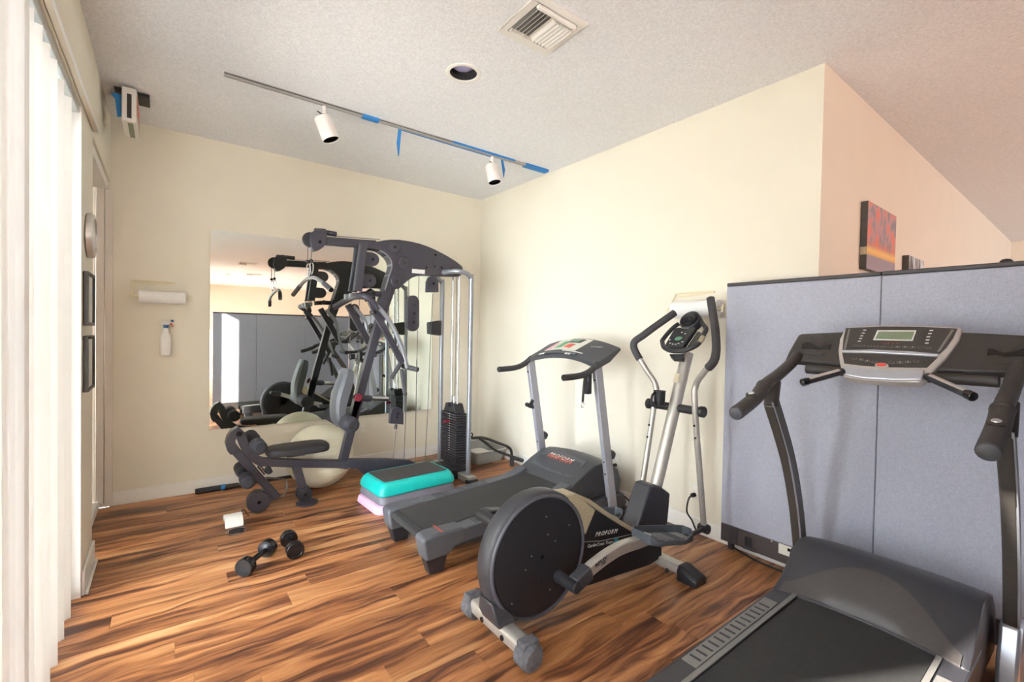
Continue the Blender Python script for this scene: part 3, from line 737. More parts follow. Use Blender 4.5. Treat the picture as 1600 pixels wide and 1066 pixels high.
# hanging pulleys and cables
q = [(1.414,0.5526),(1.53,0.5317),(1.53,0.6234),(1.519,0.6505),(1.496,0.6699),(1.47,0.679),(1.45,0.6738),(1.428,0.6585),(1.417,0.6252)]
bm = B(); prism(bm, q, 'y', 3.452, 3.488); fp = part('floating_pulley', bm, D, gym, .003)
for c in [(1.479,0.626),(1.47,0.5983)]: disc('bolt', c, .009, 3.446, 3.453, 'black_gloss', fp, False, 10)
q = [(1.473,0.5361),(1.468,0.5019)]; bm = B(); cyl(bm, (q[0][0], 3.47, q[0][1]), (q[1][0], 3.47, q[1][1]), .012, 10); part('cable_sleeve', bm, D, fp)
q = [(1.631,1.529),(1.634,1.339)]; r = .054
bm = B(); poly = [(q[0][0]+r*math.cos(a), q[0][1]+r*math.sin(a)) for a in [PI*i/10 for i in range(11)]] + [(q[1][0]-r*math.cos(a), q[1][1]-r*math.sin(a)) for a in [PI*i/10 for i in range(11)]]
prism(bm, poly, 'y', 3.52, 3.565); dp = part('double_pulley', bm, D, gym, .003)
for c in [(1.639,1.507),(1.64,1.433),(1.637,1.358)]: disc('bolt', c, .010, 3.514, 3.521, 'chrome' if abs(c[1]) > 9 else 'black_gloss', dp, False, 10)
q = [(1.754,1.617),(1.863,1.625),(1.861,1.713),(1.842,1.75),(1.808,1.764),(1.773,1.744),(1.756,1.704)]
bm = B(); prism(bm, q, 'y', 3.52, 3.56); hp = part('hanging_pulley', bm, D, gym, .003)
disc('bolt', [(1.814,1.695)][0], .010, 3.514, 3.521, 'black_gloss', hp, False, 10)
q = [(1.941,1.372),(2.062,1.392),(2.061,1.248),(1.946,1.262)]; bm = B(); prism(bm, q, 'y', 3.83, 3.905); part('post_clamp', bm, 'black_plastic', gym, .01)
def cable(pts, y, r=.0032):
    bm = B(); tube(bm, [(a, y, b) for a, b in pts], r, 6); part('cable', bm, 'steel_cable', gym)
cable([(1.473,0.4996),(1.452,0.2548)], 3.47)
cable([(1.572,0.7584),(1.559,0.2314)], 3.50)
cable([(1.677,1.051),(1.678,0.1855)], 3.54)
cable([(1.822,1.61),(1.813,1.395),(1.792,0.6175)], 3.55); cable([(1.792,0.6176),(1.773,0.1685)], 3.55)
cable([(1.599,1.786),(1.6,1.566)], 3.545); cable([(1.69,1.752),(1.688,1.565)], 3.545)
cable([(1.594,1.294),(1.585,1.107)], 3.545); cable([(1.683,1.295),(1.682,0.8483)], 3.545)
cable([(1.026,1.992),(1.361,2.014)], 3.575)
for dx in (0, 1):
    cable([[(0.821,1.922),(0.8198,1.791),(0.8466,1.925),(0.8444,1.799)][2*dx], [(0.821,1.922),(0.8198,1.791),(0.8466,1.925),(0.8444,1.799)][2*dx+1]], 3.57)
    c = [(0.8198,1.786),(0.8445,1.794)][dx]
    bm = B(); lathe(bm, [(0, 0), (.012, .006), (.014, .014), (.010, .024), (0, .028)], (c[0], 3.57, c[1]-.02), (0, 0, 1), 12); part('cable_stop', bm, 'black_gloss', gym)
    c2 = [(0.8203,1.739),(0.8549,1.742)][dx]; c3 = [(0.8333,1.667),(0.8505,1.689)][dx]
    zz = (c[1]-.02+c3[1])/2; hh = (c[1]-.02-c3[1])/2
    bm = B(); tube(bm, [((c[0]+c3[0])/2+.016*math.cos(a)*(.7+.3*math.sin(a)), 3.57, zz+hh*math.sin(a)) for a in [2*PI*i/16 for i in range(16)]], .0042, 8, 0, True); part('carabiner', bm, 'chrome', gym)
lb = [[(0.871,1.556)][0], [(0.8476,1.622)][0], [(0.8557,1.666)][0], [(0.8482,1.654)][0], [(0.8161,1.561)][0]]
ys = [3.16, 3.33, 3.57, 3.80, 4.02]
P3 = cat([(a, yy, b) for (a, b), yy in zip(lb, ys)], 6)
bm = B(); tube(bm, P3, .0135, 12); latb = part('pulldown_bar', bm, SV, gym)
for seg_ in (P3[:5], P3[-5:]):
    bm = B(); tube(bm, seg_, .0165, 12); part('bar_grip', bm, 'grip_rubber', latb)
for yc_ in (3.16,):
    q = lb[0]; bm = B(); cyl(bm, (q[0]+.0, 3.148, q[1]-.006), (q[0], 3.166, q[1]), .017, 12); part('grip_end', bm, 'black_gloss', latb)
# ankle strap on the low pulley hook
an = thing('ankle_strap', 'padded white ankle strap with metal ring lying below the leg lever', 'ankle strap', (.44, 3.30, 0))
za = [(0.314,3.526),(0.393,3.496),(0.3659,3.164),(0.299,3.211)]
cx_, cy_ = sum(p[0] for p in za)/4, sum(p[1] for p in za)/4
bm = B(); secs = []
for t in [i/10 for i in range(11)]:
    a = (t-.5)*2.2
    secs.append([(cx_+dx_, cy_+.085*math.sin(a), .008+.085*max(0, math.cos(a))+dz_) for dx_, dz_ in ((-.05, 0), (.05, 0), (.05, .016), (-.05, .016))])
loft(bm, secs); pad = part('pad', bm, 'cloth_white', an, .005)
bm = B(); box(bm, cx_-.03, cx_+.05, cy_-.088, cy_-.076, .012, .045); part('buckle', bm, 'black_plastic', an, .003)
bm = B(); tube(bm, [(cx_+.01+.055*math.cos(a), cy_-.098, .030+.022*math.sin(a)) for a in [2*PI*i/16 for i in range(16)]], .003, 6, 0, True); part('ring', bm, 'chrome', an)
q = [(0.464,0.0422)][0]
bm = B(); tube(bm, [(cx_+.045, cy_+.05, .085), (cx_+.07, cy_+.11, .085), (q[0]-.012, 3.53, q[1]-.03)], .005, 8, 4); part('hook', bm, 'chrome', an)

# ---------------------------------------------------------------- ball, steps, dumbbells, floor bar
r = .256
bm = B(); bmesh.ops.create_uvsphere(bm, u_segments=48, v_segments=28, radius=r, matrix=Matrix.Translation((1.012, 3.915, r)))
ball = thing('exercise_ball', 'large cream inflatable exercise ball behind the weight machine seat', 'ball', (1.012, 3.915, 0))
part('ball_skin', bm, 'ball', ball, smooth=80)
bm = B()
for k in range(-4, 5):
    if k == 0: continue
    a = k*.11; rr_ = r*math.cos(a)+.0008; zc = r+r*math.sin(a)
    tube(bm, [(1.012+rr_*math.cos(t), 3.915+rr_*math.sin(t), zc) for t in [2*PI*i/48 for i in range(48)]], .0022, 5, 0, True)
part('ridges', bm, 'ball', ball)['kind'] = 'stuff'

def slabstep(name, label, cat_, m, cx, cy, z0, L, Wd, h, inset, rot, group=None, matm=None):
    t = thing(name, label, cat_, (cx, cy, z0), group)
    Mx = Matrix.Translation((cx, cy, 0)) @ Matrix.Rotation(rot, 4, 'Z')
    secs = []
    for z, k in ((z0, .008), (z0+.01, 0), (z0+h*.45, .002), (z0+h*.8, inset*.55), (z0+h*.95, inset*.9), (z0+h, inset*1.15)):
        secs.append([tuple(Mx @ Vector((x, y, z))) for x, y in rrect(0, 0, L-2*k, Wd-2*k, .05, 5)])
    bm = B(); loft(bm, secs); part('platform', bm, m, t)
    if matm:
        bm = B(); i2 = inset*1.15+.02
        prism(bm, [tuple((Mx @ Vector((x, y, 0))).xy) for x, y in rrect(0, 0, L-2*i2, Wd-2*i2, .012, 3)], 'z', z0+h-.002, z0+h+.003); part('grip_mat', bm, matm, t)
    return t
SC = (1.495, 3.275); SR = math.radians(3)
slabstep('step_riser', 'pale pink riser block at the bottom of the aerobic step stack', 'step riser', 'step_pink', SC[0]-.028, SC[1]-.022, 0, .63, .40, .055, .012, SR)
slabstep('step_riser', 'grey riser block in the middle of the aerobic step stack', 'step riser', 'step_grey', SC[0], SC[1], .057, .63, .40, .055, .012, SR)
slabstep('aerobic_step', 'bright teal aerobic step with black top mat', 'aerobic step', 'teal', SC[0], SC[1], .114, .63, .40, .09, .032, SR, None, 'step_mat')

def dumbbell(a, b, r, label):
    a, b = Vector((*a, r)), Vector((*b, r)); t = thing('dumbbell', label, 'dumbbell', ((a.x+b.x)/2, (a.y+b.y)/2, 0), 'black dumbbells on the floor')
    d = (b-a).normalized(); w = .044
    for p, s in ((a, 1), (b, -1)):
        bm = B(); lathe(bm, [(r*.72, -w/2+.002), (r*.76, -w/2), (r*.93, -w/2), (r*.985, -w/2+.003), (r, -w/2+.007), (r, w/2-.007), (r*.985, w/2-.003), (r*.93, w/2), (r*.6, w/2), (r*.35, w/2+.006)], p, d*s, 32); part('weight_head', bm, 'black_gloss', t)
    bm = B(); lathe(bm, [(.012, 0), (.013, .03), (.0155, (b-a).length/2), (.013, (b-a).length-.03), (.012, (b-a).length)], a, d, 16); part('handle', bm, 'black_gloss', t)
dumbbell((.335, 2.705), (.462, 2.865), .047, 'black dumbbell lying diagonally, the left one of the pair on the floor')
dumbbell((.582, 2.755), (.583, 2.925), .047, 'black dumbbell pointing at the camera, the right one of the pair on the floor')

fb = thing('floor_bar', 'black foam-covered bar with blue tape lying along the back baseboard', 'bar', (.5, 4.24, 0))
q = [(0.1827,0.0308),(0.3491,0.029),(0.3792,0.0284),(0.594,0.0302)]
bm = B(); cyl(bm, (q[0][0], 4.245, .022), (q[1][0], 4.245, .022), .021, 16); part('foam_grip', bm, 'foam', fb)
bm = B(); cyl(bm, (q[1][0], 4.245, .022), (q[2][0], 4.245, .022), .0215, 16); part('tape_band', bm, 'tape_blue', fb)
bm = B(); cyl(bm, (q[2][0], 4.245, .022), (q[3][0]+.5, 4.245, .022), .012, 12); cyl(bm, (q[2][0], 4.245, .022), (q[2][0]+.09, 4.245, .022), .018, 14); part('rod', bm, 'dark_metal', fb)

# ---------------------------------------------------------------- grey treadmill facing the wall
T1 = thing('treadmill', 'grey treadmill with silver uprights beside the aerobic step', 'treadmill', (1.85, 2.45, 0))
N1, F1 = 2.135, 2.695           # outer faces of the rails
def rail1(y0, y1):
    bm = B(); prism(bm, [(1.24, .125), (2.06, .185), (2.12, .30), (2.04, .268), (1.96, .250), (1.24, .207)], 'y', y0, y1)
    o = part('side_rail', bm, 'tread_grey', T1, .008, 3)
    return o
def ribs(parent, y0, y1, xa, xb, zf, n, m):
    for k in range(n):
        x = xa+(xb-xa)*k/(n-1)
        bm = B(); box(bm, x-.007, x+.007, y0, y1, zf(x)-.004, zf(x)+.003); part('rib', bm, m, parent, .002)
rz = lambda x: .207+(x-1.24)*.0597
for y0, y1 in ((N1, N1+.095), (F1-.095, F1)):
    o = rail1(y0, y1); ribs(o, y0+.014, y1-.014, 1.40, 1.78, rz, 17, 'tread_dark')
for y0, y1, s in ((N1-.005, N1+.10, 1), (F1-.10, F1+.005, -1)):
    bm = B(); prism(bm, [(1.065, .212), (1.06, .19), (1.08, .088), (1.215, .088), (1.25, .12), (1.31, .135), (1.31, .220), (1.12, .222)], 'y', y0, y1)
    o = part('rear_cap', bm, 'tread_grey', T1, .016, 3)
    bm = B(); yc = y0+.015 if s > 0 else y1-.015-.075
    loft(bm, [[(1.115, yc+.008, 0), (1.20, yc+.008, 0), (1.20, yc+.067, 0), (1.115, yc+.067, 0)], [(1.085, yc, .10), (1.215, yc, .10), (1.215, yc+.075, .10), (1.085, yc+.075, .10)]])
    part('foot', bm, 'black_plastic', T1, .006)
bm = B(); text = None
bm = B(); prism(bm, [(1.09, .165), (1.07, .180), (1.085, .2), (1.12, .205), (2.16, .268), (2.16, .24), (1.12, .165)], 'y', N1+.09, F1-.09); part('belt', bm, 'belt', T1, .008)
bm = B(); cyl(bm, (1.115, N1+.08, .183), (1.115, F1-.08, .183), .024, 16); part('rear_roller', bm, 'black_plastic', T1)
bm = B(); prism(bm, [(1.24, .10), (2.1, .14), (2.1, .19), (1.24, .16)], 'y', N1+.03, F1-.03); part('deck', bm, 'tread_dark', T1)
# motor hood: arched across the width
def hoodsec(t):
    k = 1-(2*t-1)**2; y = N1+.0+(F1-N1)*t
    lift = .03*k
    return [(2.06, y, .12), (2.04, y, .235), (2.12+.05*k, y, .275+lift*.3), (2.23, y, .335+lift), (2.34, y, .385+lift), (2.42, y, .392+lift), (2.52, y, .37+lift*.8), (2.59, y, .32+lift*.5), (2.62, y, .24), (2.60, y, .13), (2.52, y, .095)]
bm = B(); loft(bm, [hoodsec(t) for t in (0, .012, .04, .1, .2, .35, .5, .65, .8, .9, .96, .988, 1)]); hood = part('motor_hood', bm, 'tread_dark', T1, .012, 3)
def hs(t, x):
    k = 1-(2*t-1)**2; pts = hoodsec(t)
    for a, b in zip(pts[1:], pts[2:]):
        if a[0] <= x <= b[0]: return Vector((x, a[1], a[2]+(b[2]-a[2])*(x-a[0])/(b[0]-a[0])))
    return Vector(pts[4])
bm = B(); R = []
for t in (.12, .3, .5, .7, .88):
    R.append([hs(t, x)+Vector((0, 0, dz)) for x, dz in ((2.185, .002), (2.335, .002), (2.335, .006), (2.185, .006))])
loft(bm, [[tuple(v) for v in s] for s in R]); part('hood_panel', bm, 'tread_grey', hood, .002)
u_ = Vector((0, -1, 0)); v_ = (hs(.5, 2.33)-hs(.5, 2.2)).normalized()
lettering('PROFORM', .050, frame(hs(.48, 2.275)+Vector((0, 0, .010)), u_, v_), 'white_label', hood, .35, 1.1)
lettering('PROFORM', .050, frame(hs(.48, 2.262)+Vector((-.004, 0, .0085)), u_, v_), 'orange_mark', hood, .35, 1.1)
lettering('PROFORM', .022, frame((1.17, N1+.048, .2265), (0, -1, 0), (1, 0, .02)), 'orange_mark', T1, .3)
# base frame and wheels beside the hood
for yy in (N1-.045, F1+.0):
    bm = B(); prism(bm, [(1.98, .06), (2.60, .05), (2.64, .09), (2.60, .16), (2.45, .17), (2.00, .13)], 'y', yy, yy+.045); part('base_frame', bm, 'tread_dark', T1, .006)
bm = B(); tube(bm, [(2.13, N1-.02, .17), (2.25, N1-.03, .20), (2.35, N1-.02, .19)], .011, 8, 5); part('lift_spring', bm, 'black_plastic', T1)
for yy in (N1-.05, F1+.02):
    bm = B(); cyl(bm, (2.60, yy, .04), (2.60, yy+.03, .04), .04, 18); part('wheel', bm, 'black_plastic', T1)
# uprights
UN, UF = 2.085, 2.785
for yy in (UN, UF):
    bm = B(); bar(bm, [(2.475, .085), (2.285, 1.085)], .066, yy-.018, yy+.018); o = part('upright', bm, 'tread_silver', T1, .004)
    for z in (.335, .42):
        x = 2.475-(z-.085)*.19-.0
        bm = B(); cyl(bm, (x-.037, yy, z), (x-.030, yy, z), .006, 8); part('adjust_hole', bm, 'black_gloss', o)
    for z in (.46,):
        x = 2.475-(z-.085)*.19
        bm = B(); lathe(bm, [(.014, 0), (.034, .006), (.034, .02), (.02, .03), (.02, .04), (0, .042)], (x+.03, yy, z), (1, 0, .1), 16); part('lock_knob', bm, 'black_plastic', o)
    x = 2.475-(1.0-.085)*.19
    bm = B(); cyl(bm, (x-.038, yy, .985), (x-.030, yy, .985), .007, 8); part('bolt', bm, 'black_gloss', o)
bm = B(); z = .72; x = 2.475-(z-.085)*.19
cyl(bm, (x-.10, UF, z+.01), (x-.02, UF, z-.02), .016, 10); cyl(bm, (x-.05, UF-.02, z+.04), (x-.05, UF+.02, z-.02), .014, 10); part('cable_clip', bm, 'black_plastic', T1)
# console arch
def consec(t):
    k = 1-(2*t-1)**2; y = UN-.02+(UF-UN+.04)*t; b = .058*k; e = -.03*k
    return [(2.265-e*.9, y, 1.050+b), (2.262-e, y, 1.078+b), (2.292-e*.6, y, 1.105+b), (2.40, y, 1.152+b), (2.498, y, 1.200+b*1.0), (2.512, y, 1.182+b), (2.40, y, 1.10+b)]
ts = [i/20 for i in range(21)]
bm = B(); loft(bm, [consec(t) for t in ts]); con = part('console', bm, 'tread_dark', T1, .008, 3)
def cs(t, s, lift=.003):
    p = [Vector(v) for v in consec(t)]
    a, m_, b = p[2], p[3], p[4]
    q = a.lerp(m_, s*2) if s < .5 else m_.lerp(b, s*2-1)
    return tuple(q+Vector((-.43, 0, .9))*lift)
def conpatch(name, t0, t1, s0, s1, m, parent, th=.004, sk=0., n=6):
    bm = B(); secs = []
    for i in range(n+1):
        t = t0+(t1-t0)*i/n
        ss = [s0, s1]; secs.append([cs(t+sk*(0), ss[0], .0005), cs(t+sk, ss[1], .0005), cs(t+sk, ss[1], th), cs(t, ss[0], th)])
    loft(bm, secs); return part(name, bm, m, parent, smooth=20)
# t runs from the near (right) end to the far (left) end
fc = conpatch('face_panel', .36, .80, .10, .92, 'console_cream', con, .004, -.04)
conpatch('sticker', .735, .795, .14, .60, 'pink_mark', fc, .0055, -.03, 2)
conpatch('display', .42, .60, .62, .86, 'black_gloss', fc, .0055, -.03, 3)
conpatch('display_window', .46, .57, .68, .82, 'screen_green', fc, .0065, -.02, 2)
conpatch('button_field', .60, .68, .22, .70, 'green_mark', fc, .0055, -.03, 2)
conpatch('stop_button', .51, .56, .25, .5, 'red_button', fc, .0065, -.02, 2)
conpatch('stop_field', .47, .50, .22, .5, 'orange_mark', fc, .0055, -.02, 2)
conpatch('key_pad', .40, .44, .25, .5, 'white_label', fc, .0055, -.02, 2)
conpatch('lower_band', .30, .80, -.16, -.02, 'tread_grey', con, .004, 0, 8)
conpatch('white_strip', .24, .52, .02, .06, 'white_label', con, .004, 0, 5)
for a in (.36, .40, .73, .77): conpatch('icon', a, a+.028, -.2, -.12, 'white_label', con, .006, 0, 1)
lz_ = frame(cs(.20, .55, .006), (0, -1, 0), (.9, 0, .43)); lettering('PROFORM', .028, lz_, 'tread_silver', con, .3)
# hand rails
for yy, s in ((UN, -1), (UF, 1)):
    q0 = (2.30, yy, 1.095); q1 = (2.26, yy, 1.065); q2 = (2.20, yy+s*.0, 1.035); q3 = (2.12, yy, 1.018); q4 = (1.985, yy, 1.012)
    bm = B(); tube(bm, [q0, q1, q2, q3, q4], .021, 12, 5); o = part('hand_rail', bm, 'grip_rubber', T1)
    bm = B(); cyl(bm, (1.980, yy, 1.012), (1.986, yy, 1.012), .019, 12); part('rail_end', bm, 'black_gloss', o)
bm = B(); box(bm, 2.185, 2.225, UN-.02, UN+.02, .895, 1.03); part('pulse_grip', bm, 'black_plastic', T1, .008)
bm = B(); tube(bm, [(2.17, UN-.005, 1.01), (2.155, UN-.01, .93), (2.15, UN-.01, .85)], .008, 8, 5); lan = part('safety_lanyard', bm, 'cord', T1)
bm = B(); tube(bm, [(2.15+.014*math.cos(a), UN-.01, .83+.018*math.sin(a)) for a in [2*PI*i/14 for i in range(14)]], .003, 6, 0, True); part('key_ring', bm, 'chrome', lan)

# ---------------------------------------------------------------- elliptical trainer
E1 = thing('elliptical_trainer', 'black and silver elliptical trainer with big round flywheel housing', 'elliptical trainer', (1.7, 1.54, 0))
EY, EN, EF = 1.54, 1.485, 1.580
# rear stabiliser
bm = B(); prism(bm, rrect(1.115, .070, .074, .062, .022, 4), 'y', 1.36, 1.70); part('rear_stabiliser', bm, 'ell_silver', E1)
for y0, y1 in ((1.295, 1.375), (1.685, 1.765)):
    bm = B(); cyl(bm, (1.115, y0, .052), (1.115, y1, .052), .052, 26, .012); part('stabiliser_foot', bm, 'ell_foot', E1)
    bm = B(); box(bm, 1.075, 1.155, y0+.018, y1-.012, .07, .112); part('foot_strap', bm, 'ell_foot', E1, .008)
for yy in (1.455, 1.60):
    bm = B(); cyl(bm, (1.072, yy, .066), (1.083, yy, .066), .011, 10); part('bolt', bm, 'black_gloss', E1)
bm = B(); loft(bm, [[(1.07, EY-.075, .092), (1.165, EY-.075, .092), (1.165, EY+.05, .092), (1.07, EY+.05, .092)], [(1.05, EY-.078, .135), (1.15, EY-.078, .125), (1.15, EY+.05, .125), (1.05, EY+.05, .135)], [(1.045, EY-.055, .20), (1.10, EY-.055, .17), (1.10, EY+.04, .17), (1.045, EY+.04, .20)]])
part('rear_bracket', bm, 'ell_rim', E1, .008)
# wheel housing: rim ring and recessed disc on both sides
wc = [(1.3,0.3218)][0]; WR = .277
bm = B(); lathe(bm, [(WR-.035, 0), (WR-.02, .001), (WR-.006, .008), (WR, .02), (WR, .075), (WR-.006, .087), (WR-.02, .094), (WR-.035, .095)], (wc[0], EN, wc[1]), (0, 1, 0), 64); part('wheel_rim', bm, 'ell_rim', E1)
bm = B(); tube(bm, [(wc[0]+(WR-.019)*math.cos(a), EN-.001, wc[1]+(WR-.019)*math.sin(a)) for a in [2*PI*i/72 for i in range(72)]], .008, 8, 0, True); part('rim_bead', bm, 'ell_edge', E1)
for y0, s in ((EN, 1), (EF, -1)):
    bm = B(); lathe(bm, [(WR-.029, .001), (WR-.031, -.004), (WR-.036, -.0055), (.05, -.010), (0, -.010)], (wc[0], y0, wc[1]), (0, s, 0), 64); dsc = part('crank_disc', bm, 'ell_black', E1)
    if s > 0:
        for dx, dz in ((0, 0), (.075, .05), (-.06, .02), (.0, -.11), (.02, .17), (-.09, -.03), (.05, -.16), (-.16, -.15), (.16, .1), (.03, .09)):
            bm = B(); cyl(bm, (wc[0]+dx, EN-.0115, wc[1]+dz), (wc[0]+dx, EN-.006, wc[1]+dz), .0026 if (dx, dz) != (0, 0) else .009, 8); part('screw', bm, 'alu_dull' if dx else 'black_gloss', dsc)
# tail fairing to the front stabiliser
pf = [(1.422,0.5358),(1.503,0.5488),(1.568,0.5053),(1.651,0.4464),(1.795,0.3522),(1.938,0.2621),(2.026,0.2027),(2.196,0.116),(2.199,0.0552),(2.078,0.0458),(1.821,0.0698),(1.647,0.082),(1.474,0.1027)]
pf2 = [(1.33, .18)] + pf[::-1] if False else pf
bm = B(); prism(bm, pf + [(1.36, .075), (1.24, .10), (1.25, .45)], 'y', 1.493, 1.590); fairing = part('fairing', bm, 'ell_black', E1, .006)
vent = [(1.46,0.5507),(1.501,0.5473),(1.566,0.5054),(1.645,0.4457),(1.581,0.3422),(1.57,0.3604),(1.554,0.4126),(1.532,0.4582),(1.502,0.4947),(1.474,0.5216)]
bm = B(); prism(bm, vent, 'y', 1.487, 1.594); part('vent_shroud', bm, 'ell_gold', fairing, .005)
ridge = [(1.458,0.5426),(1.52,0.5353),(1.609,0.4916),(1.718,0.415),(1.868,0.3183),(2.021,0.2235)]
bm = B(); bar(bm, ridge, .022, 1.495, 1.59); part('top_ridge', bm, 'ell_gold', fairing, .004)
gl = [(1.557,0.3129),(1.692,0.2825),(1.829,0.2668),(1.949,0.2544)]; bm = B(); bar(bm, gl, .003, 1.490, 1.494); part('accent_line', bm, 'alu_dull', fairing)
lo = [(1.653,0.3242),(1.807,0.304),(1.609,0.2785),(1.792,0.2535),(1.804,0.2546),(1.73,0.3125),(1.696,0.2671)]
def dirv(a, b): return Vector((b[0]-a[0], 0, b[1]-a[1])).normalized()
dv = dirv(lo[0], lo[1]); up_ = Vector((-dv.z, 0, dv.x))
lettering('PROFORM', .030, frame((lo[5][0], 1.4920, lo[5][1]), dv, up_), 'white_label', fairing, .4, 1.25)
dv = dirv(lo[2], lo[3]); up_ = Vector((-dv.z, 0, dv.x))
lettering('CardioCross Trainer', .022, frame((lo[6][0], 1.4920, lo[6][1]), dv, up_), 'white_label', fairing, .2, 1.05)
bm = B()
for k in range(4):
    a = k*PI/4; c, s = math.cos(a)*.016, math.sin(a)*.016
    bar(bm, [(lo[4][0]-c, lo[4][1]-s), (lo[4][0]+c, lo[4][1]+s)], .006, 1.4895+.0002*k, 1.494)
part('star_mark', bm, 'teal_mark', fairing)
bm = B(); prism(bm, [(1.956,0.2512),(2.075,0.4809),(2.123,0.4778),(2.182,0.4517),(2.26,0.4034),(2.245,0.2634),(2.211,0.1081)], 'y', 1.490, 1.595); part('mast_boot', bm, 'ell_boot', E1, .01)
# front stabiliser
bm = B(); prism(bm, rrect(2.20, .045, .075, .05, .016, 4), 'y', 1.36, 1.74); part('front_stabiliser', bm, 'ell_silver', E1)
for y0, y1 in ((1.26, 1.37), (1.73, 1.84)):
    bm = B(); loft(bm, [[(2.15, y, .0), (2.25, y, .0), (2.252, y, z*.7), (2.235, y, z), (2.165, y, z), (2.148, y, z*.7)] for y, z in ((y0, .045 if y0 < EY else .075), (y0+.04, .06 if y0 < EY else .078), (y1-.03, .078 if y0 < EY else .06), (y1, .078 if y0 < EY else .045))]); part('stabiliser_foot', bm, 'black_plastic', E1, .005)
bm = B(); cyl(bm, (2.165, 1.43, .02), (2.165, 1.44, .02), .014, 10); part('leveller', bm, 'black_plastic', E1)
# mast
mp_ = [(2.178,0.4094),(2.46,1.156)]
bm = B(); tube(bm, [(mp_[0][0]-.02, EY, mp_[0][1]-.06), (mp_[1][0]+.012, EY, mp_[1][1]+.03)], .034, 18); mast_o = part('mast', bm, 'ell_silver', E1)
bm = B(); q = [(2.385,1.064),(2.368,1.008)]; d = Vector((mp_[1][0]-mp_[0][0], 0, mp_[1][1]-mp_[0][1])).normalized()
bm = B(); nrm = Vector((-d.z, 0, d.x)); c0 = Vector((q[1][0], EY, q[1][1]))
loft(bm, [[tuple(c0+d*h_+(nrm*math.cos(t)+Vector((0, -1, 0))*math.sin(t))*r_) for r_, t in ((.0343, .0), (.0343, .35), (.0343, .7), (.0352, .7), (.0352, .35), (.0352, .0))] for h_ in (0, .055)]); part('mast_sticker', bm, 'ell_gold', mast_o)
ax = [(2.358,0.8713)][0]
bm = B(); cyl(bm, (ax[0]+.0, 1.365, ax[1]), (ax[0], 1.715, ax[1]), .024, 16); part('pivot_axle', bm, 'black_plastic', E1)
for yy in (1.355, 1.70):
    bm = B(); cyl(bm, (ax[0], yy, ax[1]), (ax[0], yy+.03, ax[1]), .031, 18); part('axle_cap', bm, 'black_plastic', E1)
# water bottle cage
bq = [(2.312,0.9464)][0]
bm = B(); lathe(bm, [(.026, 0), (.030, .01), (.033, .075), (.035, .08), (.031, .08), (.026, .012), (0, .012)], (bq[0]-.055, 1.575, bq[1]-.055), (0, 0, 1), 18); part('bottle_cage', bm, 'black_plastic', E1)
bm = B(); tube(bm, [(bq[0]-.085, 1.58, bq[1]+.02), (bq[0]-.11, 1.585, bq[1]+.0), (bq[0]-.11, 1.585, bq[1]-.04), (bq[0]-.075, 1.575, bq[1]-.06)], .006, 8, 5); part('cage_loop', bm, 'black_plastic', E1)
# swinging handles
def handle(P, lower):
    pts = cat(P, 8); k = 8*3+3
    bm = B(); tube(bm, pts[:k+1], .0165, 12); o = part('handle_bar', bm, 'ell_silver', E1)
    bm = B(); tube(bm, pts[k:], .0225, 12); part('foam_grip', bm, 'grip_rubber', o)
    for dz in (-.09, -.16):
        for s in (-1, 1):
            p = P[1]; bm = B(); f = dz/(P[0][2]-P[1][2]); c = Vector(P[1]).lerp(Vector(P[0]), f)
            cyl(bm, c+Vector((s*.014, 0, 0)), c+Vector((s*.024, 0, 0)), .006, 8); part('clevis_pin', bm, 'black_gloss', o)
    bm = B(); c = Vector(P[0]); cyl(bm, c+Vector((-.0, -.03, 0)), c+Vector((0, .03, 0)), .026, 16); lathe(bm, [(.03, -.012), (.036, 0), (.036, .016), (.025, .022)], c, (0, 0, 1), 16); part('lower_joint', bm, 'black_plastic', o)
nh = [(2.46,0.1884),(2.336,0.8823),(2.33,1.017)]
nb = [(2.294,1.174)][0]; nt = [(2.499,1.508)][0]; nm = [(2.429,1.309)][0]; n2 = [(2.296,1.095)][0]
handle([(nh[0][0], 1.40, nh[0][1]), (nh[1][0], 1.40, nh[1][1]), (nh[2][0], 1.395, nh[2][1]), (n2[0], 1.33, n2[1]), (nb[0], 1.27, nb[1]), (nm[0], 1.345, nm[1]), (nt[0], 1.42, nt[1])], 0)
fh = [(2.236,0.2889),(2.35,0.8405),(2.376,0.9785)]
fb_ = [(2.314,1.223)][0]; ft = [(2.513,1.43)][0]; f2 = [(2.34,1.088)][0]; fm = [(2.353,1.296)][0]
handle([(fh[0][0], 1.68, fh[0][1]), (fh[1][0], 1.68, fh[1][1]), (fh[2][0], 1.685, fh[2][1]), (f2[0], 1.74, f2[1]), (fb_[0], 1.81, fb_[1]), (fm[0], 1.755, fm[1]), (ft[0], 1.66, ft[1])], 0)
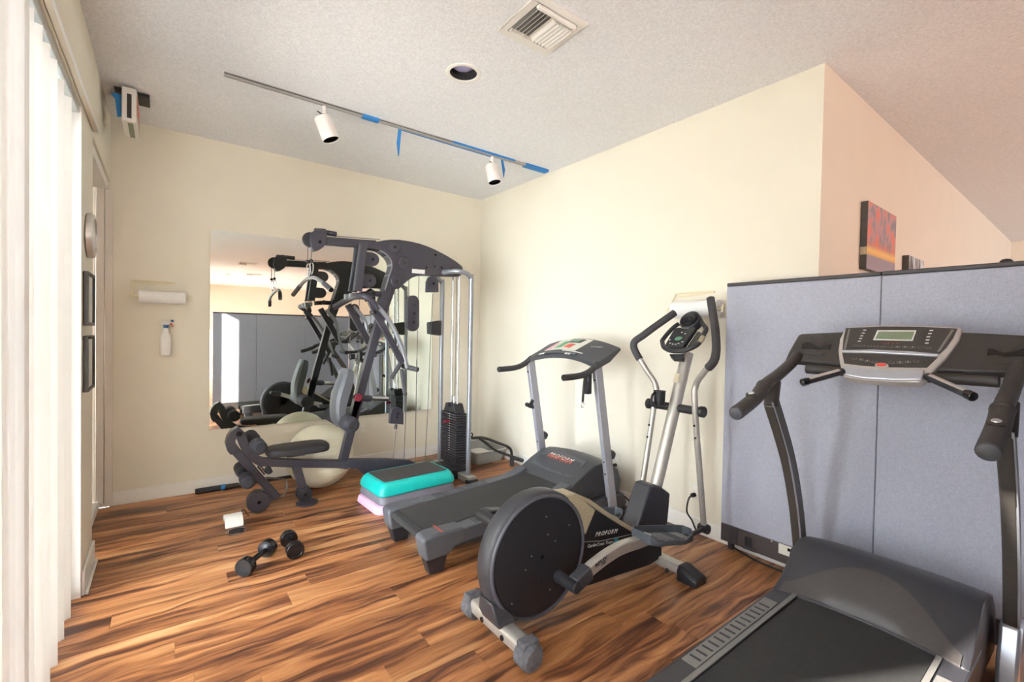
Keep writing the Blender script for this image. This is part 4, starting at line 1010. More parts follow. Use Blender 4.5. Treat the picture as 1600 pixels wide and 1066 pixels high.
# pedal links and pedals
def pedal(side):
    if side < 0:
        ys, y0, y1 = 1.375, 1.275, 1.425
        ln = [(1.426,0.2288),(1.492,0.2556),(1.59,0.2801),(1.694,0.2933),(1.821,0.2872),(1.906,0.2862)]
        off = 0
        fr_ = (nh[0][0], nh[0][1]); px0, pz0 = [(1.814,0.3119)][0]
    else:
        ys, y0, y1 = 1.705, 1.655, 1.805
        ln = [(1.186,0.4526)] + [(1.25, .44), (1.45, .36), (1.62, .30), (1.78, .26)]
        fr_ = (fh[0][0], fh[0][1]); px0, pz0 = 1.72, .235
    bm = B(); bar(bm, cat2(ln, 4), .052, ys-.02, ys+.02); lk = part('pedal_link', bm, 'ell_silver', E1, .006)
    c = Vector((ln[0][0], ys, ln[0][1]))
    dd = Vector((ln[1][0]-ln[0][0], 0, ln[1][1]-ln[0][1])).normalized()
    bm = B(); bar(bm, [(c.x-dd.x*.03, c.z-dd.z*.03), (c.x+dd.x*.06, c.z+dd.z*.06)], .062, ys-.026, ys+.026); part('link_bracket', bm, 'ell_rim', lk, .006)
    bm = B(); cyl(bm, (c.x-dd.x*.04, ys-.030 if side < 0 else EF+.01, c.z-dd.z*.04), (c.x-dd.x*.04, ys+.03 if side > 0 else EN-.01, c.z-dd.z*.04), .026, 20); part('crank_roller', bm, 'black_plastic', lk)
    if side < 0:
        a, b_ = ln[0], ln[1]; up_ = Vector((-dd.z, 0, dd.x)); o_ = Vector((c.x, ys-.0212, c.z))+dd*.125
        dd2 = (Vector((ln[2][0], 0, ln[2][1]))-Vector((ln[1][0], 0, ln[1][1]))).normalized()
        lettering('REFLEX', .024, frame(o_+up_*.006, dd2, Vector((-dd2.z, 0, dd2.x))), 'black_gloss', lk, .2)
        lettering('STEP', .015, frame(o_+up_*-.012+dd*.01, dd2, Vector((-dd2.z, 0, dd2.x))), 'black_gloss', lk, .2)
    # tray: outline in x,y with raised walls
    L = .40; out = [(0, .02), (.03, 0), (.27, .0), (.37, .025), (L, .055), (L, .105), (.36, .135), (.26, .15), (.03, .15), (0, .13)]
    sl = (fr_[1]+.03-pz0)/L if side < 0 else -.02
    sl = max(-.22, min(.05, sl))
    def tr(x, y, z): return (px0+x, y0+y, pz0+x*sl+z)
    def ins(k): return [(L/2+(x-L/2)*(1-2*k/L), .075+(y-.075)*(1-2*k/.15)) for x, y in out]
    wl = [.035, .016, .014, .036, .05, .05, .045, .04, .04, .038]
    bm = B()
    lo_ = [bm.verts.new(tr(x, y, -.012)) for x, y in ins(.006)]
    ob = [bm.verts.new(tr(x, y, 0)) for x, y in out]; ot = [bm.verts.new(tr(x, y, w)) for (x, y), w in zip(out, wl)]
    it = [bm.verts.new(tr(x, y, w)) for (x, y), w in zip(ins(.008), wl)]; ib = [bm.verts.new(tr(x, y, .004)) for x, y in ins(.012)]
    for A, Bq in ((lo_, ob), (ob, ot), (ot, it), (it, ib)):
        for i in range(10): bm.faces.new((A[i], A[(i+1) % 10], Bq[(i+1) % 10], Bq[i]))
    bm.faces.new(ib); bm.faces.new(lo_[::-1]); pd = part('pedal', bm, 'pedal', lk, .003)
    bm = B()
    for xx in (.05, .085, .12, .155, .19, .29, .315, .34):
        tube(bm, [tr(xx+.02*math.cos(t), .075+.05*math.sin(t), .006) for t in [-1.1+2.2*i/8 for i in range(9)]], .0045, 6)
    part('tread_ribs', bm, 't2_pad', pd)['kind'] = 'stuff'
    bm = B(); a = Vector(tr(L-.03, .075, .0)); b_ = Vector((fr_[0], 1.40 if side < 0 else 1.68, fr_[1]+.0)); tube(bm, [a, a.lerp(b_, .5)+Vector((0, 0, -.004)), b_], .014, 10); part('link_tip', bm, 'black_plastic', lk)
pedal(-1); pedal(1)
# console with loop handle and fan
EO, EU, EV = Vector((2.33, 1.54, 1.19)), Vector((0, -1, 0)), Vector((.20, 0, .16)).normalized()
EM = frame(EO, EU, EV)
def ep(pts, z=0): return [tuple(EM @ Vector((a, b, z))) for a, b in pts]
lp = [(-0.1349,0.1063),(-0.0908,0.048),(-0.0347,0.0199),(0.0233,0.0172),(0.0745,0.0357),(0.1077,0.0766),(0.1137,0.1249),(0.1033,0.1781)]
bm = B(); lpm = cat([EM @ Vector((a, b, .0)) for a, b in lp], 5); tube(bm, lpm, .0135, 10); lpo = part('console_loop', bm, 'black_plastic', E1)
lp2 = [(-0.1349,0.1063),(-0.1361,0.1634),(-0.129,0.2315),(-0.1121,0.2758)]
bm = B(); tube(bm, cat([EM @ Vector((a, b, .0)) for a, b in lp2], 4), .0135, 10); part('console_loop', bm, 'black_plastic', E1)
bm = B(); tube(bm, lpm[-9:-3], .0145, 10); part('pulse_sensor', bm, 'ell_gold', lpo)
lp3 = [(0.1033,0.1781),(0.0932,0.2279),(0.0463,0.2793),(0.0123,0.3182)]
bm = B(); tube(bm, cat([EM @ Vector((a, b, .0)) for a, b in lp3], 4), .0135, 10); part('console_loop', bm, 'black_plastic', E1)
pn = [(-0.0868,0.0528),(-0.0684,0.0403),(0.0377,0.0487),(0.0313,0.2276),(0.0163,0.2392),(-0.1076,0.2291),(-0.1086,0.2121)]
bm = B(); prism(bm, pn, 'z', -.022, .006, EM); cpn = part('console_panel', bm, 'ell_black', E1, .004)
oc = [(-0.0272,0.1197)][0]
bm = B(); prism(bm, [(oc[0]+.030*math.cos(a), oc[1]+.026*math.sin(a)) for a in [2*PI*i/24 for i in range(24)]], 'z', .006, .0085, EM); part('display_bezel', bm, 'black_gloss', cpn)
bm = B(); prism(bm, [(oc[0]+.023*math.cos(a), oc[1]+.019*math.sin(a)) for a in [2*PI*i/24 for i in range(24)]], 'z', .0085, .0095, EM); part('display', bm, 'screen_green', cpn)
for c in [(-0.0372,0.1821),(-0.0081,0.1687),(0.0118,0.0931),(-0.0608,0.077),(-0.0388,0.069),(-0.019,0.0678),(-0.0051,0.0775),(-0.081,0.1084)]: 
    bm = B(); prism(bm, rrect(c[0], c[1], .011, .006, .0025, 2), 'z', .006, .009, EM); part('button', bm, 'white_label', cpn)
bc = [(-0.0623,0.2246),(-0.0143,0.2249)]; bm = B(); prism(bm, [(bc[0][0], bc[0][1]-.002), (bc[1][0], bc[1][1]-.002), (bc[1][0], bc[1][1]+.002), (bc[0][0], bc[0][1]+.002)], 'z', .006, .0075, EM); part('badge', bm, 'alu_dull', cpn)
fcn = [(-0.0389,0.2996)][0]
bm = B(); lathe(bm, [(.062, -.03), (.066, -.01), (.064, .018), (.055, .026), (.050, .022), (0, .018)], EM @ Vector((fcn[0], fcn[1], 0)), EM.to_3x3() @ Vector((0, -.35, 1)), 28); fan = part('fan_housing', bm, 'ell_black', E1)
bm = B()
for k in range(1, 4): 
    cc = EM @ Vector((fcn[0], fcn[1]-.008, .023)); 
    ax_ = (EM.to_3x3() @ Vector((0, -.35, 1))).normalized(); a_ = ax_.orthogonal().normalized(); b_ = ax_.cross(a_)
    tube(bm, [cc+(a_*math.cos(t)+b_*math.sin(t))*.014*k for t in [2*PI*i/20 for i in range(20)]], .0022, 6, 0, True)
part('fan_grille', bm, 'black_gloss', fan)['kind'] = 'stuff'
bm = B(); sm_ = [(-0.04,0.0062),(0.0502,0.0125),(0.0643,-0.0207),(-0.0027,-0.0217)]; prism(bm, sm_, 'z', -.05, -.014, EM); part('console_mount', bm, 'black_plastic', E1, .006)
tr_ = [(0.0463,0.0558),(0.0419,0.2183),(0.0697,0.2048),(0.0909,0.1419),(0.092,0.0845)]; bm = B(); prism(bm, tr_, 'z', -.03, -.012, EM); part('console_tray', bm, 'black_gloss', E1)

# ---------------------------------------------------------------- near treadmill facing the partition
T2 = thing('treadmill', 'black treadmill with wide silver console in front of the grey partition', 'treadmill', (1.8, .563, 0))
TN, TF = .21, .92
for y0, y1 in ((.258, .338), (.788, .868)):
    bm = B(); prism(bm, [(.90, .09), (2.28, .11), (2.28, .215), (2.10, .212), (.90, .200)], 'y', y0, y1); o = part('side_rail', bm, 't2_hood', T2, .008, 3)
    yi = y1 if y0 < .5 else y0
    bm = B(); prism(bm, [(.92, .199), (2.14, .211), (2.14, .216), (.92, .204)], 'y', yi-.008, yi+.008); part('rail_lip', bm, 't2_pad', o)
    bm = B(); prism(bm, [(1.38, .2050), (1.98, .2110), (1.98, .2150), (1.38, .2090)], 'y', y0+.012, y1-.014); pd = part('foot_pad', bm, 't2_pad', o, .003)
    for k in range(14):
        x = 1.42+.038*k; z = .2095+(x-1.38)*.01
        bm = B(); box(bm, x-.004, x+.004, y0+.02, y1-.022, z-.001, z+.0018); part('rib', bm, 't2_hood', pd)
    bm = B(); box(bm, .92, 1.02, y0+.01, y1-.01, 0, .095); part('foot', bm, 'black_plastic', T2, .006)
bm = B(); prism(bm, [(.90, .165), (.885, .185), (.90, .2), (2.16, .207), (2.16, .165)], 'y', .345, .781); part('belt', bm, 'belt', T2, .006)
bm = B(); box(bm, .92, 2.2, .34, .786, .11, .16); part('deck', bm, 't2_hood', T2)
def h2(t):
    y = .262+(.866-.262)*t; k = max(0, 1-(2*t-1)**4); q = 1-(2*t-1)**2
    return [(2.05, y, .10), (2.085+.09*q*.55, y, .216), (2.16, y, .248+.012*k), (2.245, y, .315+.012*k), (2.305, y, .352+.014*k), (2.345, y, .362+.014*k), (2.42, y, .352+.014*k), (2.52, y, .32+.012*k), (2.60, y, .24), (2.63, y, .12), (2.60, y, .07)]
bm = B(); loft(bm, [h2(t) for t in (0, .01, .035, .08, .16, .28, .4, .5, .6, .72, .84, .92, .965, .99, 1)]); hd = part('motor_hood', bm, 't2_hood', T2, .012, 3)
# lower lip of the hood, swept in an arc over the belt end
bm = B(); secs = []
for i in range(17):
    t = .04+.92*i/16; y = .262+(.866-.262)*t; q = math.sin(PI*(1-t)*1.0)**1.4; q2 = 1-(2*t-1)**2
    xa = 2.085+.0495*q2-.004; top = .03+.12*q
    s = []
    for f in (0, .2, .4, .6, .8, 1):
        x = xa+top*f; 
        pts = h2(t)
        z = None
        for a, b in zip(pts[1:], pts[2:]):
            if a[0] <= x <= b[0]: z = a[2]+(b[2]-a[2])*(x-a[0])/(b[0]-a[0])
        if z is None: z = pts[1][2]
        s.append((x, y, z+.0045))
    secs.append(s + [(a_, y, c_-.009) for a_, _, c_ in s[::-1]])
loft(bm, secs); part('hood_lip', bm, 't2_lip', hd)
# uprights: curved flat section with a bright front edge
up = [(2.13,1.004),(2.31,0.7385),(2.426,0.4791),(2.496,0.2227)]
upc = cat2([(a+.012, b) for a, b in up], 5)
for yy in (TN, TF):
    bm = B(); bar(bm, upc, .068, yy-.021, yy+.021); o = part('upright', bm, 't2_upright', T2, .006)
    bm = B(); bar(bm, [(a-.034, b) for a, b in upc], .006, yy-.023, yy-.017); part('edge_strip', bm, 't2_silver', o)
    x, z = upc[-1]
    bm = B(); prism(bm, [(x-.10, .0), (x+.11, .0), (x+.11, .09), (x+.06, z+.03), (x-.045, z+.03), (x-.10, .13)], 'y', yy-.03, yy+.03); part('upright_boot', bm, 't2_silver' if yy == TN else 't2_black', T2, .012, 3)  # right boot's silver stands for sun falling on it, left one stays black
# hand grips
gp = [(1.833,0.9798),(1.992,1.03),(2.083,1.083),(2.205,1.12),(2.323,1.163),(2.405,1.203)]
for yy in (TN, TF):
    P3 = cat([(a, yy, b) for a, b in gp], 6)
    bm = B(); tube(bm, P3[8:], .025, 14); o = part('arm_tube', bm, 't2_black', T2)
    bm = B(); tube(bm, P3[:12], .029, 16); g_ = part('hand_grip', bm, 't2_black', o)
    bm = B(); d = (P3[0]-P3[1]).normalized(); lathe(bm, [(.0285, 0), (.026, .006), (.017, .010), (0, .012)], P3[0], d, 18); part('grip_cap', bm, 'tread_dark', g_)
    c = P3[5]; nn = Vector((-.35, 0 if yy == TF else .0, .93)).normalized()
    bm = B(); lathe(bm, [(.022, 0), (.022, .008), (.014, .011), (0, .011)], c+nn*.024, nn, 18); part('speed_button', bm, 't2_black', g_)
    bm = B(); lathe(bm, [(.012, 0), (.010, .003), (0, .0035)], c+nn*.0355, nn, 14); part('button_cap', bm, 'alu', g_)
    c = P3[11]; bm = B(); d = (P3[12]-P3[10]).normalized(); lathe(bm, [(.027, 0), (.0305, .004), (.0305, .016), (.027, .02)], c-d*.01, d, 16); part('collar', bm, 't2_black', o)
    q = up[0]; bm = B(); cyl(bm, (q[0]+.01, yy, q[1]-.02), (P3[16][0], yy, P3[16][2]-.01), .029, 16); part('arm_socket', bm, 't2_black', o)
# console: shared tilted plane
CO, CU, CV = Vector((2.33, .56, 1.12)), Vector((0, -1, 0)), Vector((.17, 0, .215)).normalized()
CM = frame(CO, CU, CV)
def cpoly(name, poly, z0, z1, m, parent, bev=0, seg=2, label=None):
    bm = B(); prism(bm, poly, 'z', z0, z1, CM); return part(name, bm, m, parent, bev, seg, label)
wing = [(-0.3895,0.2396),(-0.3773,0.248),(-0.1968,0.2633),(0.0004,0.2698),(0.032,0.0716),(-0.1861,0.0762),(-0.3489,0.0823),(-0.363,0.0826),(-0.3723,0.0645),(-0.4074,0.0618),(-0.4044,0.131)]
wl_ = cpoly('console_wing', wing, -.045, -.006, 't2_black', T2, .008, 3)
ctr = [(0.0173,0.1506)][0][0]
wingR = [(2*ctr-a, b) for a, b in wing][::-1]
wr_ = cpoly('console_wing', wingR, -.045, -.006, 't2_black', T2, .008, 3)
hol = [(-0.357,0.1831),(-0.3426,0.1949),(-0.3254,0.1908),(-0.2982,0.1723),(-0.2741,0.1649),(-0.2548,0.176),(-0.2457,0.184),(-0.235,0.1844),(-0.2344,0.1529),(-0.2591,0.1567),(-0.2793,0.1493),(-0.3074,0.1544),(-0.3528,0.1522)]
flap = [(-0.3164,0.201),(-0.3107,0.2342),(-0.2897,0.2412),(-0.263,0.2027),(-0.2731,0.1701),(-0.2893,0.1726)]
ldg = [(-0.3345,0.1349),(-0.3287,0.1482),(-0.2898,0.1373),(-0.2486,0.1301),(-0.2543,0.1173),(-0.2938,0.1167),(-0.3381,0.1217)]
for w_, f in ((wl_, lambda p: p), (wr_, lambda p: [(2*ctr-a, b) for a, b in p][::-1])):
    cpoly('cup_recess', f(hol), -.008, -.0045, 'black_gloss', w_)
    cpoly('cup_flap', f(flap), -.007, -.0035, 't2_panel', w_, .002)
    cpoly('cup_ledge', f(ldg), -.008, -.001, 't2_black', w_, .002)
bz = [(-0.1986,0.2702),(-0.1898,0.2817),(-0.0626,0.2928),(0.0659,0.2899),(0.1826,0.2799),(0.1916,0.2726),(0.1876,0.2121),(0.1625,0.1259),(0.1283,0.0488),(0.1088,0.0077),(0.0953,0.0029),(0.0197,-0.0029),(-0.0752,-0.0043),(-0.1479,0.0026),(-0.1646,0.0396),(-0.1816,0.0856),(-0.1989,0.144),(-0.2065,0.2104)]
bzo = cpoly('console_bezel', bz, -.035, .006, 't2_bezel', T2, .008, 3, label='silver console frame')
up_p = [(-0.1948,0.2702),(-0.0604,0.2803),(0.0675,0.2785),(0.177,0.2691),(0.1702,0.2212),(0.1567,0.1727),(0.1415,0.1395),(0.0565,0.1469),(-0.0704,0.1483),(-0.1809,0.1423),(-0.1905,0.2053)]
pu = cpoly('display_panel', up_p, .006, .0085, 't2_panel', bzo)
st = [(-0.1835,0.1405),(-0.0706,0.1494),(0.0565,0.1469),(0.1416,0.1386),(0.1396,0.128),(0.0592,0.1294),(-0.0676,0.1329),(-0.1797,0.1277)]
cpoly('silver_strip', st, .006, .014, 't2_silver', bzo, .003)
lw = [(-0.1783,0.1262),(-0.0672,0.1304),(0.0595,0.1274),(0.1379,0.1241),(0.1138,0.0729),(-0.0071,0.0643),(-0.0883,0.0646),(-0.1589,0.0716)]
pl_ = cpoly('key_panel', lw, .006, .0085, 't2_panel', bzo)
lipp = [(-0.1584,0.0559),(-0.0038,0.045),(0.1101,0.0586),(0.1094,0.0078),(0.0197,-0.0029),(-0.0752,-0.0043),(-0.1465,0.0043)]
cpoly('console_lip', lipp, .004, .016, 't2_silver', bzo, .006, 3)
for side in ([(-0.1829,0.2663),(-0.1766,0.2663),(-0.1689,0.1456),(-0.1779,0.1452)], [(0.1609,0.264),(0.1694,0.2631),(0.1401,0.1503),(0.1328,0.1523)]): cpoly('side_stripe', side, .0085, .0092, 't2_pad', pu)
cpoly('display_frame', [(-0.075,0.2573),(0.0553,0.2578),(0.0518,0.2026),(-0.0805,0.2033)], .0085, .0105, 'white_label', pu)
cpoly('display', [(-0.0685,0.2493),(0.0509,0.25),(0.0468,0.2075),(-0.074,0.2089)], .0105, .0115, 'lcd', pu)
for c in [(-0.1208,0.2585),(-0.1232,0.2418),(-0.1255,0.2259),(-0.1267,0.2105),(-0.1287,0.1952),(0.1016,0.2584),(0.0994,0.2422),(0.097,0.2251),(0.0968,0.2092),(0.0967,0.1928)]:
    cpoly('led_marker', [(c[0]-.006, c[1]-.0022), (c[0]+.005, c[1]-.0022), (c[0]+.006, c[1]+.0022), (c[0]-.004, c[1]+.0022)], .0085, .010, 'white_label', pu)
def keys(cs_, w, h, parent):
    for c in cs_:
        cpoly('key_outline', rrect(c[0], c[1], w, h, h*.4, 3), .0085, .0095, 't2_pad', parent)
        k = cpoly('key', rrect(c[0], c[1], w*.82, h*.7, h*.3, 3), .0095, .0105, 't2_panel', parent)
a, b = [(-0.1372,0.1705),(0.1048,0.1701)]
keys([(a[0]+(b[0]-a[0])*i/10, a[1]+(b[1]-a[1])*i/10) for i in range(11)], .0185, .0095, pu)
for i in (6, 7, 8):
    c = (a[0]+(b[0]-a[0])*i/10, a[1]+(b[1]-a[1])*i/10); cpoly('key_digit', rrect(c[0], c[1], .003, .004, .001, 2), .0105, .0112, 'white_label', pu)
keys([(-0.1276,0.0992),(-0.1028,0.0958),(-0.0799,0.0908),(-0.0552,0.0862),(0.0025,0.0858),(0.0282,0.0909),(0.0529,0.0953),(0.0778,0.0997)], .019, .0105, pl_)
for c in [(-0.1028,0.0958),(-0.0799,0.0908),(0.0282,0.0909),(0.0529,0.0953)]: cpoly('key_digit', rrect(c[0], c[1], .004, .004, .0015, 2), .0105, .0112, 'white_label', pl_)
rb = [(-0.0266,0.0675)][0]
ell = lambda r1, r2: [(rb[0]+r1*math.cos(t), rb[1]+r2*math.sin(t)) for t in [2*PI*i/28 for i in range(28)]]
cpoly('stop_surround', ell(.0225, .0125), .006, .0165, 't2_bezel', bzo, .002); cpoly('stop_button', ell(.0175, .009), .0165, .020, 'red_button', bzo, .002, label='red stop button')
a, b = [(-0.0484,0.1886),(0.0162,0.1901)]
for i in range(9):
    x = a[0]+(b[0]-a[0])*i/8.5; cpoly('brand_mark', [(x-.0022, a[1]-.0022), (x+.0018, a[1]-.0022), (x+.0022, a[1]+.0022), (x-.0018, a[1]+.0022)], .0085, .0092, 'orange_mark' if i % 2 else 'red_knob', pu)
# cross tube under the wings
bm = B(); q = [(0.918,1.156)][0]
cyl(bm, (2.375, TN+.04, q[1]-.012), (2.375, TF-.05, q[1]-.012), .021, 14); part('cross_tube', bm, 't2_black', T2)
# pulse bars
for pts, sgn in (([(0.8184,1.095)] + [(0.7108,1.149)], 1), ([(0.2939,1.098)] + [(0.4397,1.15)], -1)):
    a, b = Vector((2.20, *pts[0])), Vector((2.335, *pts[1])); d = (b-a).normalized()
    bm = B(); cyl(bm, a, b, .0145, 16); o = part('pulse_bar', bm, 'black_plastic', T2)
    bm = B(); n_ = Vector((-.3, -.1, .95)); n_ = (n_-d*n_.dot(d)).normalized(); s_ = d.cross(n_)
    p0, p1 = a+d*.03, b-d*.02
    sc = [[p+n_*math.cos(t)*.0155+s_*math.sin(t)*.0155 for t in (-.75, -.4, 0, .4, .75)]+[p+n_*math.cos(t)*.0135+s_*math.sin(t)*.0135 for t in (.75, 0, -.75)] for p in (p0, p1)]
    loft(bm, [[tuple(v) for v in s] for s in sc]); part('sensor_plate', bm, 't2_bezel', o)
    bm = B(); cyl(bm, a-d*.004, a+d*.024, .0165, 16); part('bar_end', bm, 'black_gloss', o)

# ---------------------------------------------------------------- office partition panels
def panel(label, axis, a0, a1, p, th=.055, ztop=1.612, z0=.045):
    """axis 'y': runs along y at x=p..p+th ; axis 'x': runs along x at y=p-th..p"""
    c = (p+th/2, (a0+a1)/2, 0) if axis == 'y' else ((a0+a1)/2, p-th/2, 0)
    t = thing('partition_panel', label, 'partition', c, 'grey fabric office partition')
    def bx(u0, u1, v0, v1, z0_, z1_):
        bm = B()
        if axis == 'y': box(bm, p+v0, p+v1, u0, u1, z0_, z1_)
        else: box(bm, u0, u1, p-v1, p-v0, z0_, z1_)
        return bm
    g = .0012
    part('core', bx(a0+g, a1-g, .008, th-.008, z0+.02, ztop-.01), 'partition_fabric', t)
    part('fabric_face', bx(a0+g, a1-g, 0, .009, z0+.11, ztop-.022), 'partition_fabric', t, .005, 3)
    part('fabric_face', bx(a0+g, a1-g, th-.009, th, z0+.11, ztop-.022), 'partition_fabric', t, .005, 3)
    part('top_cap', bx(a0+.001, a1-.001, -.002, th+.002, ztop-.02, ztop), 'cap_black', t, .004)
    part('raceway', bx(a0+g, a1-g, .003, th-.003, z0, z0+.105), 'raceway', t, .002)
    for u in (a0+.05, a1-.07):
        part('levelling_foot', bx(u, u+.03, .012, .042, 0, z0+.004), 'cap_black', t, .004)
    return t, bx
PXF = 2.715
t_, bx = panel('grey fabric partition panel at the left end, nearest the elliptical trainer', 'y', .685, 1.439, PXF)
part('raceway_end', bx(1.335, 1.435, -.003, .02, .048, .150), 'cap_black', t_, .004)
for k in range(5):
    part('hinge_rib', bx(1.285-.008*k, 1.289-.008*k, -.006, .0, .052, .120), 'cap_black', t_, .001)
part('hinge_latch', bx(1.225, 1.30, -.010, .0, .048, .066), 'cap_black', t_, .003)
part('outlet_blank', bx(1.03, 1.105, -.004, .003, .095, .150), 'outlet', t_, .002, label='white jack plate')
part('jack', bx(1.035, 1.058, -.006, -.003, .125, .140), 'black_gloss', t_)
for u in (1.14, .96, 1.37): part('rivet', bx(u, u+.006, -.001, .003, .142, .148), 'white_label', t_)
t_, bx = panel('grey fabric partition panel directly behind the black treadmill console', 'y', -.069, .685, PXF)
panel('grey fabric partition panel of the rear row, seen in the mirror nearest the corner', 'x', 1.953, 2.707, -.072)
panel('middle grey fabric partition panel of the rear row, seen only in the mirror', 'x', 1.199, 1.953, -.072)
panel('sunlit end panel of the rear partition row, seen only in the mirror', 'x', .589, 1.199, -.072)
q = [(0.2837,1.616)][0]
bm = B(); lathe(bm, [(.018, 0), (.02, .006), (.012, .014), (0, .016)], (PXF+.03, q[0], 1.6125), (0, 0, 1), 14); solo('cable_grommet', bm, 'cap_black', 'small black knob on top of the grey partition at the right', 'knob', (PXF+.03, q[0], 1.6125))

# ---------------------------------------------------------------- canvases on the side wall
def canvas(label, x0, x1, z0, z1, m, th=.038):
    t = thing('canvas_picture', label, 'picture', ((x0+x1)/2, YC-th/2, z0))
    bm = B(); box(bm, x0, x1, YC-th, YC-.002, z0, z1); part('canvas_wrap', bm, 'frame_dark' if m != 'sunset_canvas' else 'frame_dark', t, .002)
    bm = B(); box(bm, x0+.001, x1-.001, YC-th-.0012, YC-th+.0004, z0+.001, z1-.001); part('painted_face', bm, m, t)
    return t
cA = [(3.409,2.134),(3.991,2.118)]; cB = [(4.332,1.911),(4.756,1.909)]
yb_ = [(3.383,1.855),(3.384,1.808)]
z0c = ((yb_[0][1]+yb_[1][1])/2-.27*cA[0][1])/.73
t_ = canvas('tall canvas painting of a red and orange sunset sky', cA[0][0], cA[1][0], z0c, cA[0][1], 'sunset_canvas')
bm = B(); box(bm, cA[0][0]-.0008, cA[0][0]+.001, YC-.037, YC-.004, yb_[1][1], yb_[0][1]); part('edge_band', bm, 'ell_gold', t_)
canvas('small black and white waterfall canvas right of the sunset painting', cB[0][0], cB[1][0], 1.40, cB[0][1], 'waterfall_canvas')

# ---------------------------------------------------------------- ceiling fittings
# track with spot heads
TY = 3.13
tk = thing('track_rail', 'long silver ceiling track patched with blue painter tape', 'track light', (1.48, TY, H))
x0, x1 = .259, 2.698
bm = B(); prism(bm, [(TY-.018, H), (TY-.018, H-.016), (TY-.006, H-.019), (TY-.006, H-.008), (TY+.006, H-.008), (TY+.006, H-.019), (TY+.018, H-.016), (TY+.018, H)], 'x', x0, x1); rl = part('rail', bm, 'rail_paint', tk)
for yy in (TY-.019, TY+.017):
    bm = B(); box(bm, x0, x1-.4, yy, yy+.002, H-.012, H-.006); part('rail_groove', bm, 'dark_metal', rl)
def tape(xa, xb, ya, yb, za, zb): 
    bm = B(); box(bm, xa, xb, ya, yb, za, zb); part('painter_tape', bm, 'tape_blue', tk, label='blue painter tape')
tq = [(1.056,3.095),(1.171,3.086),(1.34,3.152),(2.152,3.142),(2.467,3.112),(2.656,3.06)]
tape(tq[0][0], tq[1][0], TY-.0195, TY+.0195, H-.0215, H-.0005)
tape(tq[2][0], tq[3][0], TY+.0185, TY+.024, H-.020, H-.0005)
tape(tq[4][0], 2.72, TY-.03, TY+.03, H-.0215, H-.0005)
tape(1.75, 2.35, TY-.0235, TY-.0185, H-.016, H-.0005)
for pxs, dy in (([(1.336,2.733),(1.328,2.544)], 3.15), ([(2.24,2.73),(2.262,2.593)], 3.15)):
    (xa, za), (xb, zb) = pxs
    bm = B(); loft(bm, [[(xa-.012, dy, za+.01), (xa+.012, dy, za+.01), (xa+.012, dy+.001, za+.01), (xa-.012, dy+.001, za+.01)], [(xb-.013, dy+.006, (za+zb)/2), (xb+.010, dy-.004, (za+zb)/2), (xb+.010, dy-.003, (za+zb)/2), (xb-.013, dy+.007, (za+zb)/2)], [(xb-.008, dy-.006, zb), (xb+.006, dy+.006, zb), (xb+.006, dy+.007, zb), (xb-.008, dy-.005, zb)]])
    part('tape_tail', bm, 'tape_blue', tk, label='loose hanging strip of blue tape')
def spot_head(label, x, y, d, L=.15):
    t = thing('spot_head', label, 'spotlight', (x, y, H-.02), 'track spotlights')
    d = Vector(d).normalized()
    bm = B(); cyl(bm, (x, y, H-.075), (x, y, H-.0215), .013, 14); part('stem', bm, 'fixture_white', t)
    c = Vector((x, y, H-.085)); sd = d.cross(Vector((0, 0, 1))).normalized()
    a = c+sd*.0-d*.02
    bm = B(); cyl(bm, c-sd*.012, c+sd*.012, .015, 14); part('swivel', bm, 'dark_metal', t)
    o0 = c+Vector((0, 0, -.012))-d*.03+Vector((.035, 0, 0)) if False else c-d*.035+Vector((.0, .0, -.040))
    bm = B(); lathe(bm, [(.02, 0), (.050, .004), (.053, .012), (.053, L), (.0515, L+.0015), (.0495, L-.003)], o0, d, 28, False)
    lathe(bm, [(.0495, L-.003), (.048, L-.055), (.03, L-.065), (0, L-.065)], o0, d, 28, False); can = part('can', bm, 'fixture_white', t)
    bm = B(); lathe(bm, [(.049, L-.003), (.0472, L-.05), (.0455, L-.05), (.0475, L-.003)], o0, d, 28, False); part('baffle', bm, 'black_gloss', can)
    bm = B(); lathe(bm, [(.034, L-.052), (.030, L-.044), (.015, L-.038), (0, L-.037)], o0, d, 20); part('bulb', bm, 'clock_silver', can)
    bm = B(); e = c+Vector((-.02, -.02, -.005)); tube(bm, [e+Vector((-.03, -.01, .012)), e+Vector((.0, -.01, .0)), e+Vector((.028, -.012, -.012)), e+Vector((.03, -.02, -.045)), e+Vector((.012, -.024, -.04)), e+Vector((.008, -.018, -.01))], .0035, 6, 5); part('lead', bm, 'cord', t)
    return t
sx1_ = [(0.8088,3.132)][0]; sx2_ = [(2.159,3.151)][0]
spot_head('white cylindrical spotlight under the middle of the ceiling track', sx1_[0], TY, (.36, -.12, -.92))
spot_head('white cylindrical spotlight near the right end of the ceiling track', sx2_[0]-.03, TY, (.10, -.22, -1))
